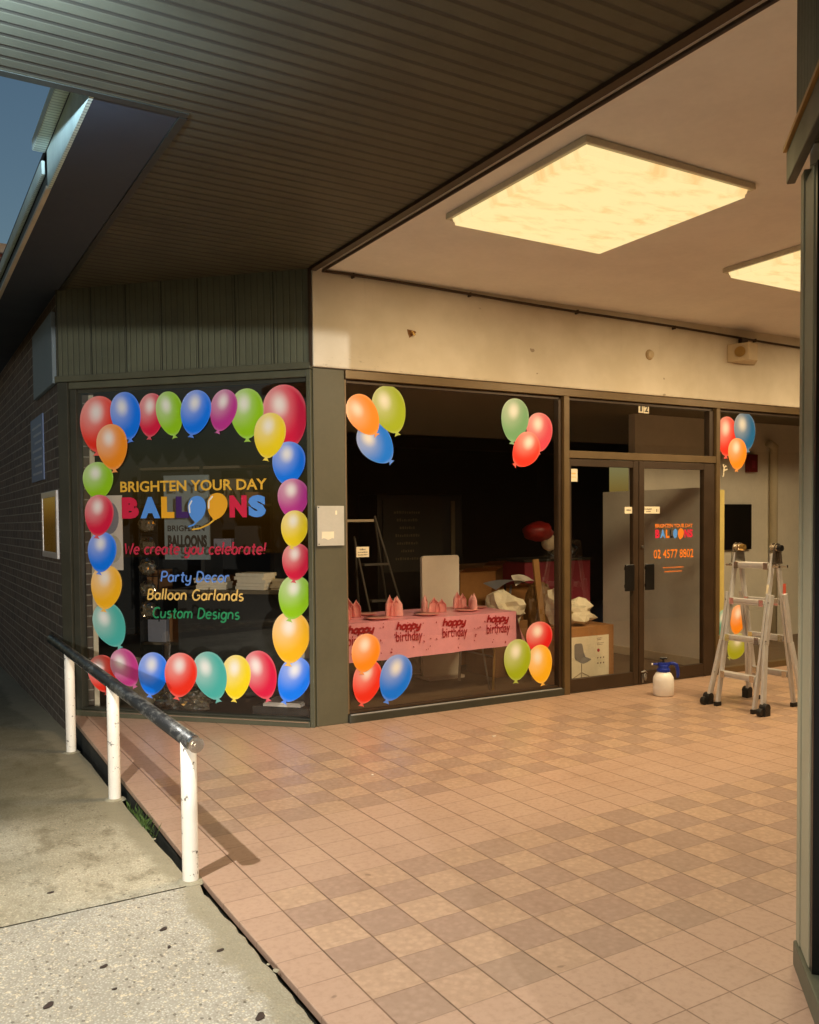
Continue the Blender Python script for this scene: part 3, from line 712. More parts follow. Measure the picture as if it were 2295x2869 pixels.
# ------------------------------------------------------------------ lettering
def arc(cx, cy, rx, ry, a0, a1, n=12):
    return [(cx+rx*math.cos(rad(a0+(a1-a0)*i/n)), cy+ry*math.sin(rad(a0+(a1-a0)*i/n))) for i in range(n+1)]
def glyphs():
    g = {}
    bowl = lambda c=.42: arc(c, .46, .37, .46, 0, 360, 18)
    stem = lambda x, a, b: [(x, a), (x, b)]
    g['a'] = (1.0, [bowl(), [(.79,.92),(.79,.2),(.88,0)]]); g['b'] = (.95, [stem(.06,1.6,.05), bowl(.44)])
    g['c'] = (.85, [arc(.45,.46,.4,.46,48,312)]); g['d'] = (1.0, [bowl(), [(.79,1.6),(.79,.2),(.86,0)]])
    g['e'] = (.92, [[(.06,.48)] + arc(.44,.47,.39,.46,5,315,16)]); g['g'] = (.95, [bowl(), [(.79,.92),(.79,0)] + arc(.42,-.12,.37,.36,0,-150)])
    g['h'] = (.95, [stem(.06,1.6,0), arc(.4,.5,.34,.42,180,0)+[(.76,.1),(.82,0)]]); g['i'] = (.35, [[(.12,.92),(.12,.1),(.2,0)], [(.12,1.25),(.13,1.3)]])
    g['l'] = (.36, [[(.1,1.6),(.1,.14),(.2,0)]]); g['m'] = (1.42, [stem(.06,.92,0), arc(.35,.5,.29,.42,180,0)+[(.64,0)], arc(.94,.5,.29,.42,180,0)+[(1.24,.1),(1.3,0)]])
    g['n'] = (.95, [stem(.06,.92,0), arc(.4,.5,.34,.42,180,0)+[(.75,.1),(.82,0)]]); g['o'] = (.92, [arc(.42,.46,.38,.46,0,360,18)])
    g['p'] = (.95, [stem(.06,.92,-.62), bowl(.44)]); g['r'] = (.66, [stem(.06,.92,0), arc(.36,.5,.3,.42,180,50)])
    g['s'] = (.75, [arc(.36,.70,.28,.24,50,250,8) + arc(.36,.23,.30,.24,75,-140,10)]); g['t'] = (.68, [[(.3,1.35),(.3,.22)]+arc(.48,.2,.18,.2,180,300,6), [(.02,.95),(.6,.95)]])
    g['u'] = (.95, [[(.06,.92)]+arc(.39,.38,.33,.38,180,330,9)+[(.74,.5)], [(.76,.92),(.76,.1),(.84,0)]])
    g['y'] = (.88, [[(.06,.92)]+arc(.39,.44,.33,.36,180,330,9)+[(.74,.5)], [(.76,.92),(.74,0)]+arc(.4,-.14,.34,.34,0,-150)])
    g['W'] = (1.4, [[(.02,1.45),(.34,0),(.64,1.05),(.94,0),(1.28,1.45)]]); g['P'] = (.98, [stem(.08,1.45,0), [(.08,1.45),(.45,1.45)]+arc(.48,1.07,.38,.38,90,-90)+[(.08,.69)]])
    g['D'] = (1.15, [stem(.08,1.45,0), [(.08,1.45),(.35,1.45)]+arc(.38,.725,.62,.725,90,-90)+[(.08,0)]])
    g['B'] = (1.02, [stem(.08,1.45,0), [(.08,1.45),(.4,1.45)]+arc(.44,1.11,.33,.34,90,-90)+[(.12,.77)], [(.4,.77)]+arc(.46,.385,.40,.385,90,-90)+[(.08,0)]])
    g['G'] = (1.3, [arc(.64,.72,.58,.74,48,330,18)+[(1.14,.66),(.74,.66)]]); g['C'] = (1.1, [arc(.64,.72,.58,.74,50,305,18)])
    g['!'] = (.4, [[(.14,1.5),(.12,.42)], [(.11,.06),(.11,.1)]]); g[' '] = (.55, [])
    return g
GL = glyphs()
def stroke_text(txt, x0, x1, z0, zx, y, thick=.1, slant=.16, space=.1):
    """monoline handwriting: baseline z0, x-height line zx, fitted from x0 to x1"""
    k = zx - z0; wid = sum(GL[c][0]+space for c in txt); sx = (x1-x0)/wid
    mb = MB(); cx = 0; i = 0
    for c in txt:
        for st in GL[c][1]:
            pts = [(x0+(cx+px+slant*pz*k/sx)*sx, y - i*.00002, z0+pz*k) for px, pz in st]; i += 1
            mb.tube(pts, thick*k, 8, flat=(y - i*.00002, .05))
        cx += GL[c][0]+space
    return mb
def type_mesh(txt, x0, x1, z0, z1, y=0, bold=0, shear=0):
    cu = bpy.data.curves.new('type', 'FONT'); cu.body = txt; cu.size = 1; cu.offset = bold; cu.shear = shear; cu.resolution_u = 3
    o = bpy.data.objects.new('type', cu); COL.objects.link(o)
    dg = bpy.context.evaluated_depsgraph_get(); me = bpy.data.meshes.new_from_object(o.evaluated_get(dg))
    bpy.data.objects.remove(o); bpy.data.curves.remove(cu)
    xs = [v.co.x for v in me.vertices]; zs = [v.co.y for v in me.vertices]
    ax, bx, az, bz = min(xs), max(xs), min(zs), max(zs)
    for v in me.vertices:
        v.co = Vector((x0+(v.co.x-ax)/(bx-ax)*(x1-x0), y, z0+(v.co.y-az)/(bz-az)*(z1-z0)))
    me.materials.clear(); return me
def ink(name, c, rough=.45): return flat(name, c, rough)
INK = dict(gold=ink('gold_vinyl', srgb(232,182,62)), crimson=ink('crimson_vinyl', srgb(210,34,72)), sky=ink('sky_blue_vinyl', srgb(88,152,240)), amber=ink('amber_vinyl', srgb(238,174,40)),
           purple=ink('purple_vinyl', srgb(64,34,100)), rose=ink('rose_vinyl', srgb(190,44,72)), blue=ink('light_blue_vinyl', srgb(104,152,236)), sand=ink('sand_vinyl', srgb(240,200,112)),
           green=ink('green_vinyl', srgb(40,142,92)), orange=ink('orange_vinyl', srgb(240,132,34)), white=ink('white_vinyl', srgb(240,240,236)), black=ink('black_vinyl', srgb(20,18,18)))
def logo_balloon(cx, cz, rx, rz, tilt, y):
    pts = []
    for i in range(36):
        a = 2*math.pi*i/36; x = math.sin(a)*rx*(1+.16*math.cos(a)); z = math.cos(a)*rz - (.08*rz if abs(i-18) < 2 else 0)
        pts.append((cx + x*math.cos(tilt)+z*math.sin(tilt), cz - x*math.sin(tilt)+z*math.cos(tilt)))
    return MB().prism_xz(pts, y-.0004, y)

YL = .0265
wl = thing('window_lettering', 'shop name and services lettered in coloured vinyl on the corner window', 'lettering', (0,0,0), CR)
obj('name_line', type_mesh('BRIGHTEN YOUR DAY', -1.612, -.375, 1.768, 1.852, YL, .022), INK['gold'], wl)
for ch, a, b, c in (('B',-1.602,-1.452,'crimson'), ('A',-1.440,-1.268,'sky'), ('L',-1.258,-1.146,'amber'), ('L',-1.132,-1.02,'purple'), ('N',-.682,-.54,'crimson'), ('S',-.527,-.385,'sky')):
    obj('letter', type_mesh(ch, a, b, 1.562, 1.728, YL, .075), INK[c], wl)
lb = obj('letter', logo_balloon(-.955, 1.632, .075, .098, .08, YL), INK['sky'], wl)
obj('shine', MB().tube([(-1.014,YL-.001,1.60),(-1.018,YL-.001,1.655),(-.995,YL-.001,1.695)], .006, 8, flat=(YL-.001,.05)), INK['white'], lb)
lb = obj('letter', logo_balloon(-.785, 1.65, .082, .10, .22, YL), INK['amber'], wl)
obj('shine', MB().tube([(-.855,YL-.001,1.63),(-.852,YL-.001,1.69),(-.82,YL-.001,1.726)], .006, 8, flat=(YL-.001,.05)), INK['white'], lb)
obj('balloon_string', MB().tube([(-.962,YL,1.528),(-.985,YL,1.508),(-1.03,YL,1.495)], .006, 6, flat=(YL,.05)), INK['sky'], wl)
obj('balloon_string', MB().tube([(-.81,YL,1.545),(-.86,YL,1.51),(-.93,YL,1.482),(-1.0,YL,1.472)], .006, 6, flat=(YL,.05)), INK['gold'], wl)
tot = sum(GL[c][0]+.1 for c in 'We create you celebrate!'); k_ = (1.59-.385)/tot; q_ = 0
for word in 'We create you celebrate!'.split(' '):
    wd = sum(GL[c][0]+.1 for c in word); obj('slogan_word', stroke_text(word, -1.59+q_*k_, -1.59+(q_+wd)*k_, 1.285, 1.342, YL, .125), INK['rose'], wl); q_ += wd + GL[' '][0] + .1
obj('service_line', stroke_text('Party Decor', -1.275, -.69, 1.072, 1.125, YL, .12), INK['blue'], wl)
obj('service_line', stroke_text('Balloon Garlands', -1.395, -.575, .932, .985, YL, .12), INK['sand'], wl)
obj('service_line', stroke_text('Custom Designs', -1.352, -.61, .79, .843, YL, .12), INK['green'], wl)

dl = thing('door_lettering', 'small shop name and phone number lettered on the right door', 'lettering', (0,0,0), WR)
YD = .0025
obj('name_line', type_mesh('BRIGHTEN YOUR DAY', 3.512, 4.02, 1.442, 1.478, YD, .02), INK['orange'], dl)
for ch, a, b, c in (('B',3.512,3.572,'crimson'), ('A',3.578,3.646,'sky'), ('L',3.652,3.700,'orange'), ('L',3.704,3.748,'black'), ('N',3.905,3.965,'crimson'), ('S',3.968,4.02,'crimson')):
    obj('letter', type_mesh(ch, a, b, 1.345, 1.425, YD, .06), INK[c], dl)
obj('letter', logo_balloon(3.78, 1.385, .030, .044, .08, YD), INK['sky'], dl)
obj('letter', logo_balloon(3.855, 1.383, .040, .05, .2, YD), INK['orange'], dl)
obj('phone_number', type_mesh('02 4577 8802', 3.492, 4.03, 1.155, 1.238, YD, .012), INK['orange'], dl)
def greek(x0, x1, z, h, y):    # lines too small to read in the picture
    mb = MB(); x = x0
    random.seed(int(z*1000)); 
    while x < x1:
        wd = random.uniform(.4, 1.0)*h*.8; mb.box(x, min(x+wd, x1), y-.0004, y, z, z+h*random.uniform(.6, 1)); x += wd + h*.35
    return mb
obj('small_line', greek(3.615, 3.89, 1.062, .013, YD), INK['orange'], dl); obj('small_line', greek(3.635, 3.875, 1.024, .013, YD), INK['orange'], dl)

def sign_plate(name, label, cat, x0, x1, z0, z1, y, mat, lines=(), big=None, rot=WR, th=.0015, linemat='black'):
    t = thing(name, label, cat, (0,0,0), rot)
    obj('plate', MB().box(x0, x1, y-th, y, z0, z1), mat, t)
    if lines:
        mb = MB()
        for a, b, z, h in lines: 
            q = greek(a, b, z, h, y-th-.0006); mb.add(q.v, q.f)
        obj('print', mb, INK[linemat], t)
    if big: obj('print', type_mesh(*big[:5], y-th-.0008, big[5]), INK[linemat], t)
    return t
sign_plate('door_number', 'small white number 12 plates above the doors', 'number plate', 3.318, 3.382, 2.498, 2.582, .0265, M['paper'], big=('1', 3.338, 3.362, 2.51, 2.57, .03))
t = bpy.data.objects['door_number']
obj('plate', MB().box(3.388, 3.452, .025, .0265, 2.496, 2.580), M['paper'], t); obj('print', type_mesh('2', 3.398, 3.442, 2.508, 2.568, .0242, .03), INK['black'], t)
sign_plate('window_notice', 'small cream notice stuck on the glass beside the column', 'notice', .366, .474, 1.252, 1.33, .026, M['paper'], ((.395,.445,1.305,.012), (.378,.462,1.285,.008), (.378,.462,1.265,.008)))
sign_plate('door_sticker', 'white square sticker at the top of the left door', 'sticker', 2.452, 2.548, 1.855, 1.965, -.002, M['paper'], ((2.468,2.53,1.92,.014), (2.468,2.53,1.89,.01)), linemat='gold')
sign_plate('push_sticker', 'small cream sticker on the left door beside the middle stile', 'sticker', 3.115, 3.208, 1.575, 1.635, -.002, M['paper'], ((3.135,3.19,1.6,.014),))
sign_plate('hours_sticker', 'long cream sticker on the right door beside the middle stile', 'sticker', 3.352, 3.565, 1.575, 1.638, -.002, M['paper'], ((3.365,3.46,1.61,.012), (3.39,3.45,1.588,.012), (3.52,3.545,1.59,.03)))
# meter plate on the corner column
mp = thing('cover_plate', 'blank pale metal cover plate screwed to the corner column', 'cover plate', (0,0,0), WR)
obj('plate', MB().box(.022, .242, -.026, -.0125, 1.345, 1.64), painted('pale_grey_metal', srgb(178,172,158), .5, .06, 6), mp, bevel=.003)
sc_ = MB()
for x, z in ((.034,1.628),(.034,1.358)): sc_.tube([(x,-.026,z),(x,-.0275,z)], .005, 8)
obj('screw', sc_, M['black'], mp)
tp = MB().sheet(lambda u, v: (.055+.10*u, -.0285-.010*math.sin(u*3)*v, 1.395+.055*v+.006*math.sin(u*9)*(1-v)), 12, 6)
obj('torn_paper', tp, M['paper'], mp)
obj('paper_scrap', MB().box(.168, .182, -.0285, -.0265, 1.575, 1.605), M['paper'], mp)

# ------------------------------------------------------------------ fittings on the cream band
cm = thing('wall_speaker', 'boxy cream speaker fixed high on the cream wall', 'speaker', wallp(4.66, -.03, 3.12), WR)
obj('housing', MB().prism([(-.19,-.02),(-.10,-.19),(.02,-.19),(.19,-.02),(.19,0),(-.19,0)], -.085, .085), M['cream'], cm, bevel=.008)
hm = MB().tube([(-.145,-.12,0),(-.152,-.124,0)], .05, 20); obj('grille', hm, M['gold'], cm)
obj('bracket', MB().box(-.03, .05, -.05, 0, .087, .15), M['bronze_dark'], cm)
sd = thing('wall_sensor', 'small round cream sensor on the middle of the cream wall', 'sensor', wallp(3.40, -.03, 3.02), WR)
dm = obj('body', MB().lathe([(.042,0),(.042,.012),(.032,.03),(.0,.036)], n=24), M['cream'], sd, rot=(rad(90),0,0), smooth=False)
obj('base', MB().lathe([(.047,0),(.047,.004)], n=24), M['gold'], sd, rot=(rad(90),0,0))
nl = thing('wall_hook', 'rusty bracket stub on the cream wall above the window', 'bracket', wallp(.83, -.03, 2.98), WR)
obj('stub', MB().tube([(0,0,0),(0,-.03,0),(.02,-.035,-.03)], .008, 8), M['gold'], nl); obj('rust_mark', MB().prism_xz([(-.03,.02),(.045,.012),(.05,.0),(.01,-.03),(-.01,-.045),(-.025,-.01)], -.0012, -.0004), M['card_dark'], nl)

# ------------------------------------------------------------------ signs on the brick side wall
bp = thing('blank_sign_panel', 'blank pale sign panel high on the brick side wall', 'sign', (-1.5, 0, 0))
obj('panel', MB().box(-.035, -.002, 1.60, 2.70, 2.65, 3.22), painted('pale_sign_panel', srgb(112,124,128), .6, .06, 3), bp, bevel=.004)
po = thing('blue_poster', 'faded blue poster on the brick side wall', 'poster', (-1.5, 0, 0))
obj('sheet', MB().box(-.012, -.001, 2.36, 3.12, 1.92, 2.50), painted('faded_blue_print', srgb(92,112,150), .5, .1, 4), po)
pr = MB()
for i in range(7):
    q = .07*i; pr.box(-.0135, -.0122, 2.45, 2.45+.56*(1-.13*(i%3)), 2.40-q, 2.42-q)
obj('print', pr, painted('pale_print', srgb(150,160,180), .5, .05, 4), po)
nf = thing('notice_case', 'aluminium framed glass notice case on the brick side wall', 'notice case', (-1.5, 0, 0))
cs = MB(); cs.box(-.022, -.002, 1.65, 1.70, 1.24, 1.80); cs.box(-.022, -.002, 2.42, 2.47, 1.24, 1.80); cs.box(-.022, -.002, 1.702, 2.418, 1.24, 1.29); cs.box(-.022, -.002, 1.702, 2.418, 1.75, 1.80)
obj('frame', cs, M['alu'], nf, bevel=.003)
obj('backing', MB().box(-.01, -.004, 1.702, 2.418, 1.292, 1.748), M['white_trim'], nf)
obj('notice', MB().box(-.0135, -.0115, 2.06, 2.41, 1.30, 1.70), painted('yellow_reflection_tone', srgb(216,210,176), .6, .05, 4), nf)  # pale sheet stands in for the yellow light reflected in the case
obj('glass', MB().add([(-.018,1.70,1.29),(-.018,2.42,1.29),(-.018,2.42,1.75),(-.018,1.70,1.75)], [(0,1,2,3)]), M['glass'], nf)

# ------------------------------------------------------------------ articulated ladder in the arcade
ld = thing('ladder', 'aluminium articulated step ladder with black feet opened in the arcade', 'ladder', (0, 0, 0))
def fx(z, back=False): return (3.56 - .18*z) if back else (3.07 + .18*z)
for back in (False, True):
    for yy, nm in ((-1.09, 'left'), (-1.44, 'right')):
        s = 1 if yy > -1.2 else -1
        rail_ = MB()
        def bar(p, q, wx, wy):
            p, q = Vector(p), Vector(q); d = (q-p).normalized()
            ax = Vector((1,0,0)) - d*d.x; ax.normalize(); ay = d.cross(ax)
            c = []
            for e in (p, q):
                for i, j in ((-1,-1),(1,-1),(1,1),(-1,1)): c.append(e + ax*i*wx/2 + ay*j*wy/2)
            rail_.add(c, [(0,3,2,1),(4,5,6,7),(0,1,5,4),(1,2,6,5),(2,3,7,6),(3,0,4,7)])
        bar((fx(.03, back), yy, .03), (fx(1.24, back), yy, 1.24), .042, .022)
        obj('side_rail', rail_, M['alu'], ld, bevel=.004)
        rail_ = MB(); yo = yy + s*.028
        bar((fx(.02, back)-(.008 if not back else -.008), yy+s*.085, .03), (fx(.5, back), yo+s*.004, .53), .046, .025)
        bar((fx(.53, back), yo+s*.003, .53), (fx(.92, back), yo, .92), .046, .025)
        obj('outer_leg', rail_, M['alu'], ld, bevel=.004)
        fo = MB(); x0 = fx(.02, back)
        yf = yy + s*.095
        fo.box(x0-.035, x0+.035, yf-.028, yf+.028, .0, .055); fo.tube([(x0-.0, yf-.03, .062), (x0, yf+.03, .062)], .035, 16)
        if not back: fo.tube([(x0-.05, yf-.02, .032), (x0-.05, yf+.02, .032)], .032, 16)
        obj('foot', fo, M['black_rubber'], ld, bevel=.005)
        obj('rail_tip', MB().box(fx(.015,back)-.03, fx(.015,back)+.03, yy-.015, yy+.015, 0, .035), M['black_rubber'], ld, bevel=.003)
    for k, z in enumerate((.27, .565, .86, 1.15)):
        x = fx(z, back); wide = .085 if k == 0 else (.03 if k == 1 else 0)
        ru = MB().box(x-.032, x+.032, -1.427, -1.103, z-.014, z+.016)
        ru.box(x-.026, x+.026, -1.427, -1.103, z-.03, z-.0145)
        obj('rung', ru, M['alu'], ld, bevel=.004)
        for e in (-1.405, -1.125): obj('rung_plate', MB().prism([(x-.036, e-.02), (x-.036, e+.02), (x-.030, e+.02), (x-.030, e-.02)], z-.034, z+.018), M['alu_bright'], ld)
for yy in (-1.09, -1.44):
    hg = MB()
    prof = [(3.315+.046*math.cos(rad(a)), 1.278+.046*math.sin(rad(a))) for a in range(-10, 191, 15)]
    prof = [(3.345+.032, 1.16)] + prof + [(3.285-.032, 1.16)]
    hg.prism_xz(prof, yy-.022, yy-.014); hg.prism_xz(prof, yy+.014, yy+.022)
    hg.tube([(3.315, yy-.03, 1.285), (3.315, yy+.03, 1.285)], .024, 18)
    obj('hinge', hg, M['alu_bright'], ld)
    kn = MB().tube([(3.315, yy-.03, 1.285), (3.315, yy-.062, 1.285)], [.028, .024], 18)
    obj('hinge_knob', kn, M['black'] if yy < -1.2 else M['gold'], ld)
for x, yy in ((3.265, -1.44), (3.365, -1.44), (3.265, -1.09)):
    s = -1 if yy < -1.2 else 1
    obj('locking_pin', MB().tube([(x, yy, 1.14), (x, yy+s*.06, 1.14), (x, yy+s*.075, 1.142)], [.007, .007, .011], 10), M['alu_bright'], ld)
rv = MB()
for z in (.27, .565, .86, 1.15):
    for yy in (-1.062, -1.468): rv.tube([(fx(z)-.0245, yy + (0 if z > .6 else (.02 if yy > -1.2 else -.02)), z), (fx(z)-.0285, yy + (0 if z > .6 else (.02 if yy > -1.2 else -.02)), z)], .006, 8)
obj('rivets', rv, M['steel'], ld)
obj('size_label', MB().prism_xz([(fx(.92)-.024, .93), (fx(1.0)-.024, 1.0), (fx(1.0)-.022, 1.0), (fx(.92)-.022, .93)], -1.45, -1.432), M['paper'], ld)
obj('warning_label', MB().box(3.395, 3.43, -1.4545, -1.4535, .86, 1.0), ink('red_label', srgb(200,90,70)), ld)

# ------------------------------------------------------------------ sprayer bottle
bt = thing('sprayer_bottle', 'white pressure sprayer bottle with blue pump head by the doors', 'bottle', (3.03, -.55, 0), rad(-28))
b = obj('body', MB().lathe([(.0,.001),(.078,.001),(.088,.012),(.088,.135),(.084,.160),(.066,.192),(.05,.205),(.05,.214)], n=36), M['bottle'], bt, smooth=True)
hd = MB().lathe([(.052,.206),(.056,.210),(.056,.232),(.045,.236),(.040,.262),(.03,.268),(.0,.268)], n=28)
hd.box(-.045, .05, -.018, .018, .252, .284); obj('pump_head', hd, M['navy'], bt, bevel=.004)
nz = MB().tube([(-.05,0,.272),(-.092,0,.272)], [.012,.010], 14); obj('nozzle', nz, M['navy'], bt)
obj('nozzle_tip', MB().tube([(-.092,0,.272),(-.104,0,.272)], .009, 14), M['bottle'], bt)
ha = MB().tube([(.05,0,.275),(.085,0,.276),(.112,0,.262),(.124,0,.225),(.128,0,.175),(.122,0,.15)], [.014,.016,.017,.016,.014,.012], 14); obj('handle', ha, M['navy'], bt, smooth=True)
obj('plunger', MB().tube([(0,0,.27),(0,0,.318)], .009, 12).tube([(-.03,0,.321),(.03,0,.321)], .010, 12), M['black'], bt)

# ------------------------------------------------------------------ birthday table
tb = thing('party_table', 'folding table set behind the arcade window under the pink cloth', 'table', (1.21, .7, 0))
obj('tabletop', MB().box(-.90, .90, -.335, .335, .675, .703), M['white'], tb, bevel=.006)
for x, y, dx in ((.74,-.27,-.10),(.74,.27,-.10),(-.74,-.27,.10),(-.74,.27,.10)):
    lg = MB().tube([(x+dx, y, .675), (x, y, .35), (x-.02*(1 if x>0 else -1), y, .0)], .013, 10)
    obj('leg', lg, M['gold'] if y < 0 else M['steel'], tb)
obj('leg_brace', MB().tube([(.74,-.27,.3),(.74,.27,.3)], .008, 8), M['steel'], tb)
obj('strut', MB().tube([(.70,-.25,.0),(.58,-.25,.6)], .008, 8), M['steel'], tb)
def cloth():
    mb = MB(); X0, X1, Y0, Y1, Z = .29, 2.13, .352, 1.05, .7065
    mb.sheet(lambda u, v: (X0+(X1-X0)*u, Y0+(Y1-Y0)*v, Z + .0015*math.sin(u*19)*math.sin(v*9)), 40, 8)
    def fold(u): return .006*math.sin(u*23) + .004*math.sin(u*51+1)
    mb.sheet(lambda u, v: (X0+(X1-X0)*u, Y0 - .004 - fold(u)*v - .006*v, Z - .0 - (.312 + .008*math.sin(u*5))*v), 60, 8)
    mb.sheet(lambda u, v: (X0+(X1-X0)*u, Y1 + .004 + fold(u)*v, Z - .30*v), 40, 4)
    def end(u, v):     # the end drop flares out into a corner fold
        k = math.sin(math.pi*min(1, .08+u*2.2)) if u < .41 else 0
        return (X1 + .004 + .02*v + .20*v*k*(1-.4*u), Y0 + (Y1-Y0)*u - .012*v*(1-u), Z - (.30 + .05*math.sin(u*7))*v)
    mb.sheet(end, 24, 10); return mb
tc = obj('tablecloth', cloth(), M['pink'], smooth=True); tag(tc, 'pink plastic happy birthday tablecloth hanging over the party table', 'tablecloth')
hb = MB()
for x in (.44, .885, 1.34, 1.80):
    a = stroke_text('happy', x+.005, x+.235, .628, .668, .3395, .2, .3, .0); hb.add(a.v, a.f)
obj('script_print', hb, M['crimson_ink'], tc)
for x in (.44, .885, 1.34, 1.80):
    obj('block_print', type_mesh('birthday', x, x+.255, .5, .612, .3385, .012), M['crimson_ink'], tc)
cf_ = MB(); random.seed(4)
for i in range(70):
    x, z = random.uniform(.33, 2.08), random.uniform(.42, .69); rr = random.uniform(.005, .012); a = random.uniform(0, 3)
    cf_.prism_xz([(x+rr*math.cos(a+k*math.pi/2)*(1 if k % 2 else .6), z+rr*math.sin(a+k*math.pi/2)*(1 if k % 2 else .6)) for k in range(4)], .3372, .3378)
obj('confetti_print', cf_, M['crimson_ink'], tc)
def plate(x, y, label):
    o = obj('paper_plate', MB().lathe([(.0,.0),(.075,.0),(.112,.012),(.114,.014),(.074,.004),(.0,.004)], n=32), M['pink_plate'], loc=(x, y, .710), smooth=True)
    return tag(o, label, 'plate', 'pink paper plates on the party table')
plate(.80, .50, 'pink paper plate at the window edge of the table, nearest the column')
plate(1.30, .53, 'pink paper plate at the window edge, below the white board')
plate(1.78, .62, 'pink paper plate at the window edge, nearest the cloth corner')
plate(.86, .86, 'pink paper plate at the back of the table, nearest the stepladder')
plate(2.0, .80, 'pink paper plate at the far end beside the crumpled tissue')
def napkin(x, y, rz, h, label):
    mb = MB()
    def leaf(cx, r0, tip, lean):
        def fn(u, v):
            a = rad(-100 + 200*u); wv = (1 - .25*v - .6*max(0, (v-.62)/.38)**1.2)
            return (cx + r0*math.sin(a)*wv + lean*v, r0*.75*math.cos(a)*wv, tip*v*(1 - .16*abs(2*u-1)*v))
        mb.sheet(fn, 12, 8)
    leaf(-.026, .056, h*1.08, -.004); leaf(.03, .052, h*.95, .01)
    o = obj('folded_napkin', mb, M['pink_paper'], loc=(x, y, .712), rot=(0, 0, rz))
    s = o.modifiers.new('thickness', 'SOLIDIFY'); s.thickness = .002
    return tag(o, label, 'napkin', 'folded pink napkins standing on the party table')
for x, y, rz, h, lab in ((.50,.50,.5,.155,'folded pink napkin half hidden by the corner column'), (.66,.70,-.4,.16,'pointed pink napkin second from the column'),
    (.98,.56,.3,.175,'tallest pink napkin standing in front of the stepladder'), (1.04,.64,2.2,.16,'pink napkin close behind the tallest one'),
    (1.40,.70,.9,.15,'left pink napkin of the pair before the white board'), (1.47,.62,-.3,.13,'right pink napkin of the pair before the white board'),
    (1.83,.80,.2,.15,'pink napkin at the right edge of the white board'), (1.90,.68,1.3,.14,'pink napkin nearest the cloth corner')):
    napkin(x, y, rz, h, lab)

# ------------------------------------------------------------------ things stored behind the arcade window
def rbox(x0, x1, y0, y1, z0, z1): return MB().box(x0, x1, y0, y1, z0, z1)
pl = thing('display_plinth', 'tall white rounded display board standing behind the table', 'display board', (1.88, 1.22, 0))
def rrect(w_, h_, r_, z0):
    p = []
    for cx, cz, a0 in ((w_-r_, h_-r_, 0), (-w_+r_, h_-r_, 90), (-w_+r_, z0+r_, 180), (w_-r_, z0+r_, 270)):
        p += [(cx+r_*math.cos(rad(a0+a)), cz+r_*math.sin(rad(a0+a))) for a in range(0, 91, 15)]
    return p
obj('board', MB().prism_xz(rrect(.212, 1.19, .03, .03), -.02, .02), M['white'], pl, bevel=.004)
obj('foot', MB().box(-.2, .2, -.12, .2, 0, .03), M['white'], pl)
M['dull_metal'] = painted('dull_grey_metal', srgb(104,100,92), .5, .1, 10, metal=.3)
sl = thing('stepladder', 'thin grey metal stepladder in the dim shop behind the table', 'stepladder', (1.6, 1.62, 0))
for p, q in (((-.13,0,0),(-.36,.16,1.38)), ((.30,0,0),(-.13,.16,1.58)), ((-.05,.62,0),(-.33,.20,1.36)), ((.36,.62,0),(-.11,.20,1.56))):
    obj('leg', MB().tube([p, q], .011, 8), M['dull_metal'], sl)
for z in (.36, .74, 1.1): 
    k = z/1.5; obj('step', MB().box(-.13-.24*k+.01, .30-.42*k-.01, .16*k-.05, .16*k+.04, z-.01, z+.01), M['dull_metal'], sl)
sh = thing('wall_shelf', 'grey wall shelf behind the window beside the column', 'shelf', (.98, 1.5, 1.52))
obj('board', MB().box(-.4, .28, -.1, .22, 0, .025), M['plaster'], sh, bevel=.003); obj('bracket', MB().box(-.3, -.27, -.05, .2, -.18, 0), M['steel'], sh)
rd = obj('dark_red_drum', MB().lathe([(.0,0),(.17,0),(.18,.02),(.18,.5),(.14,.56),(.0,.57)], n=28), painted('dark_red_fabric', srgb(96,34,34), .8, .15, 9), loc=(.86, 1.58, 1.546), smooth=False); tag(rd, 'dark red bin standing on the grey wall shelf', 'bin')
def carton(x, y, z, wx, wy, h, rz, label, mat='card'):
    t = thing('carton', label, 'carton', (x, y, z), rz, 'cardboard boxes stored behind the party table')
    obj('box', MB().box(-wx/2, wx/2, -wy/2, wy/2, 0, h), M[mat], t, bevel=.006)
    fm = MB(); fm.add([(-wx/2,-wy/2,h+.001),(wx/2,-wy/2,h+.001),(wx/2+.01,-wy/2-.10,h+.05),(-wx/2-.01,-wy/2-.10,h+.05)], [(0,1,2,3)])
    obj('flap', fm, M[mat], t); return t
carton(2.68, 1.95, 0, .5, .42, .98, .1, 'tall brown carton beside the white display board', 'card')
carton(3.12, 1.75, 0, .46, .4, .80, -.15, 'brown carton between the tall one and the grey stool')
carton(3.30, 2.4, 0, .7, .5, 1.02, .2, 'darker wide carton at the back behind the stool', 'card_dark')
dc = thing('dark_cabinet', 'black display cabinet with faint lettering in the dark shop', 'cabinet', (3.0, 3.4, 0))
obj('carcass', MB().box(-.62, .62, 0, .5, 0, 1.86), M['black'], dc, bevel=.01); obj('door_panel', MB().box(-.55, .30, -.02, -.002, .9, 1.8), M['shopdark'], dc)
pt_ = MB()
for i, (a, b) in enumerate(((-.40,-.02),(-.36,-.06),(-.32,-.1),(-.38,-.04),(-.36,-.06),(-.3,-.12),(-.38,-.04))):
    q = greek(a, b, 1.62-.095*i, .035, -.0215); pt_.add(q.v, q.f)
obj('print', pt_, M['plaster_dark'], dc)
obj('edge_strip', MB().box(.44, .50, -.012, -.001, .3, 1.78), M['plaster_dark'], dc)
st = thing('upturned_chair', 'grey plastic chair lying upside down on the bundles', 'chair', (2.74, 1.25, .76), rad(-10))
def shell(u, v):
    a = u-.5
    return (.44*a, .30*(v-.5) + .05*a*a, .10 + .06*math.cos(a*3.1)*(1-v) + .05*v - .12*a*a)
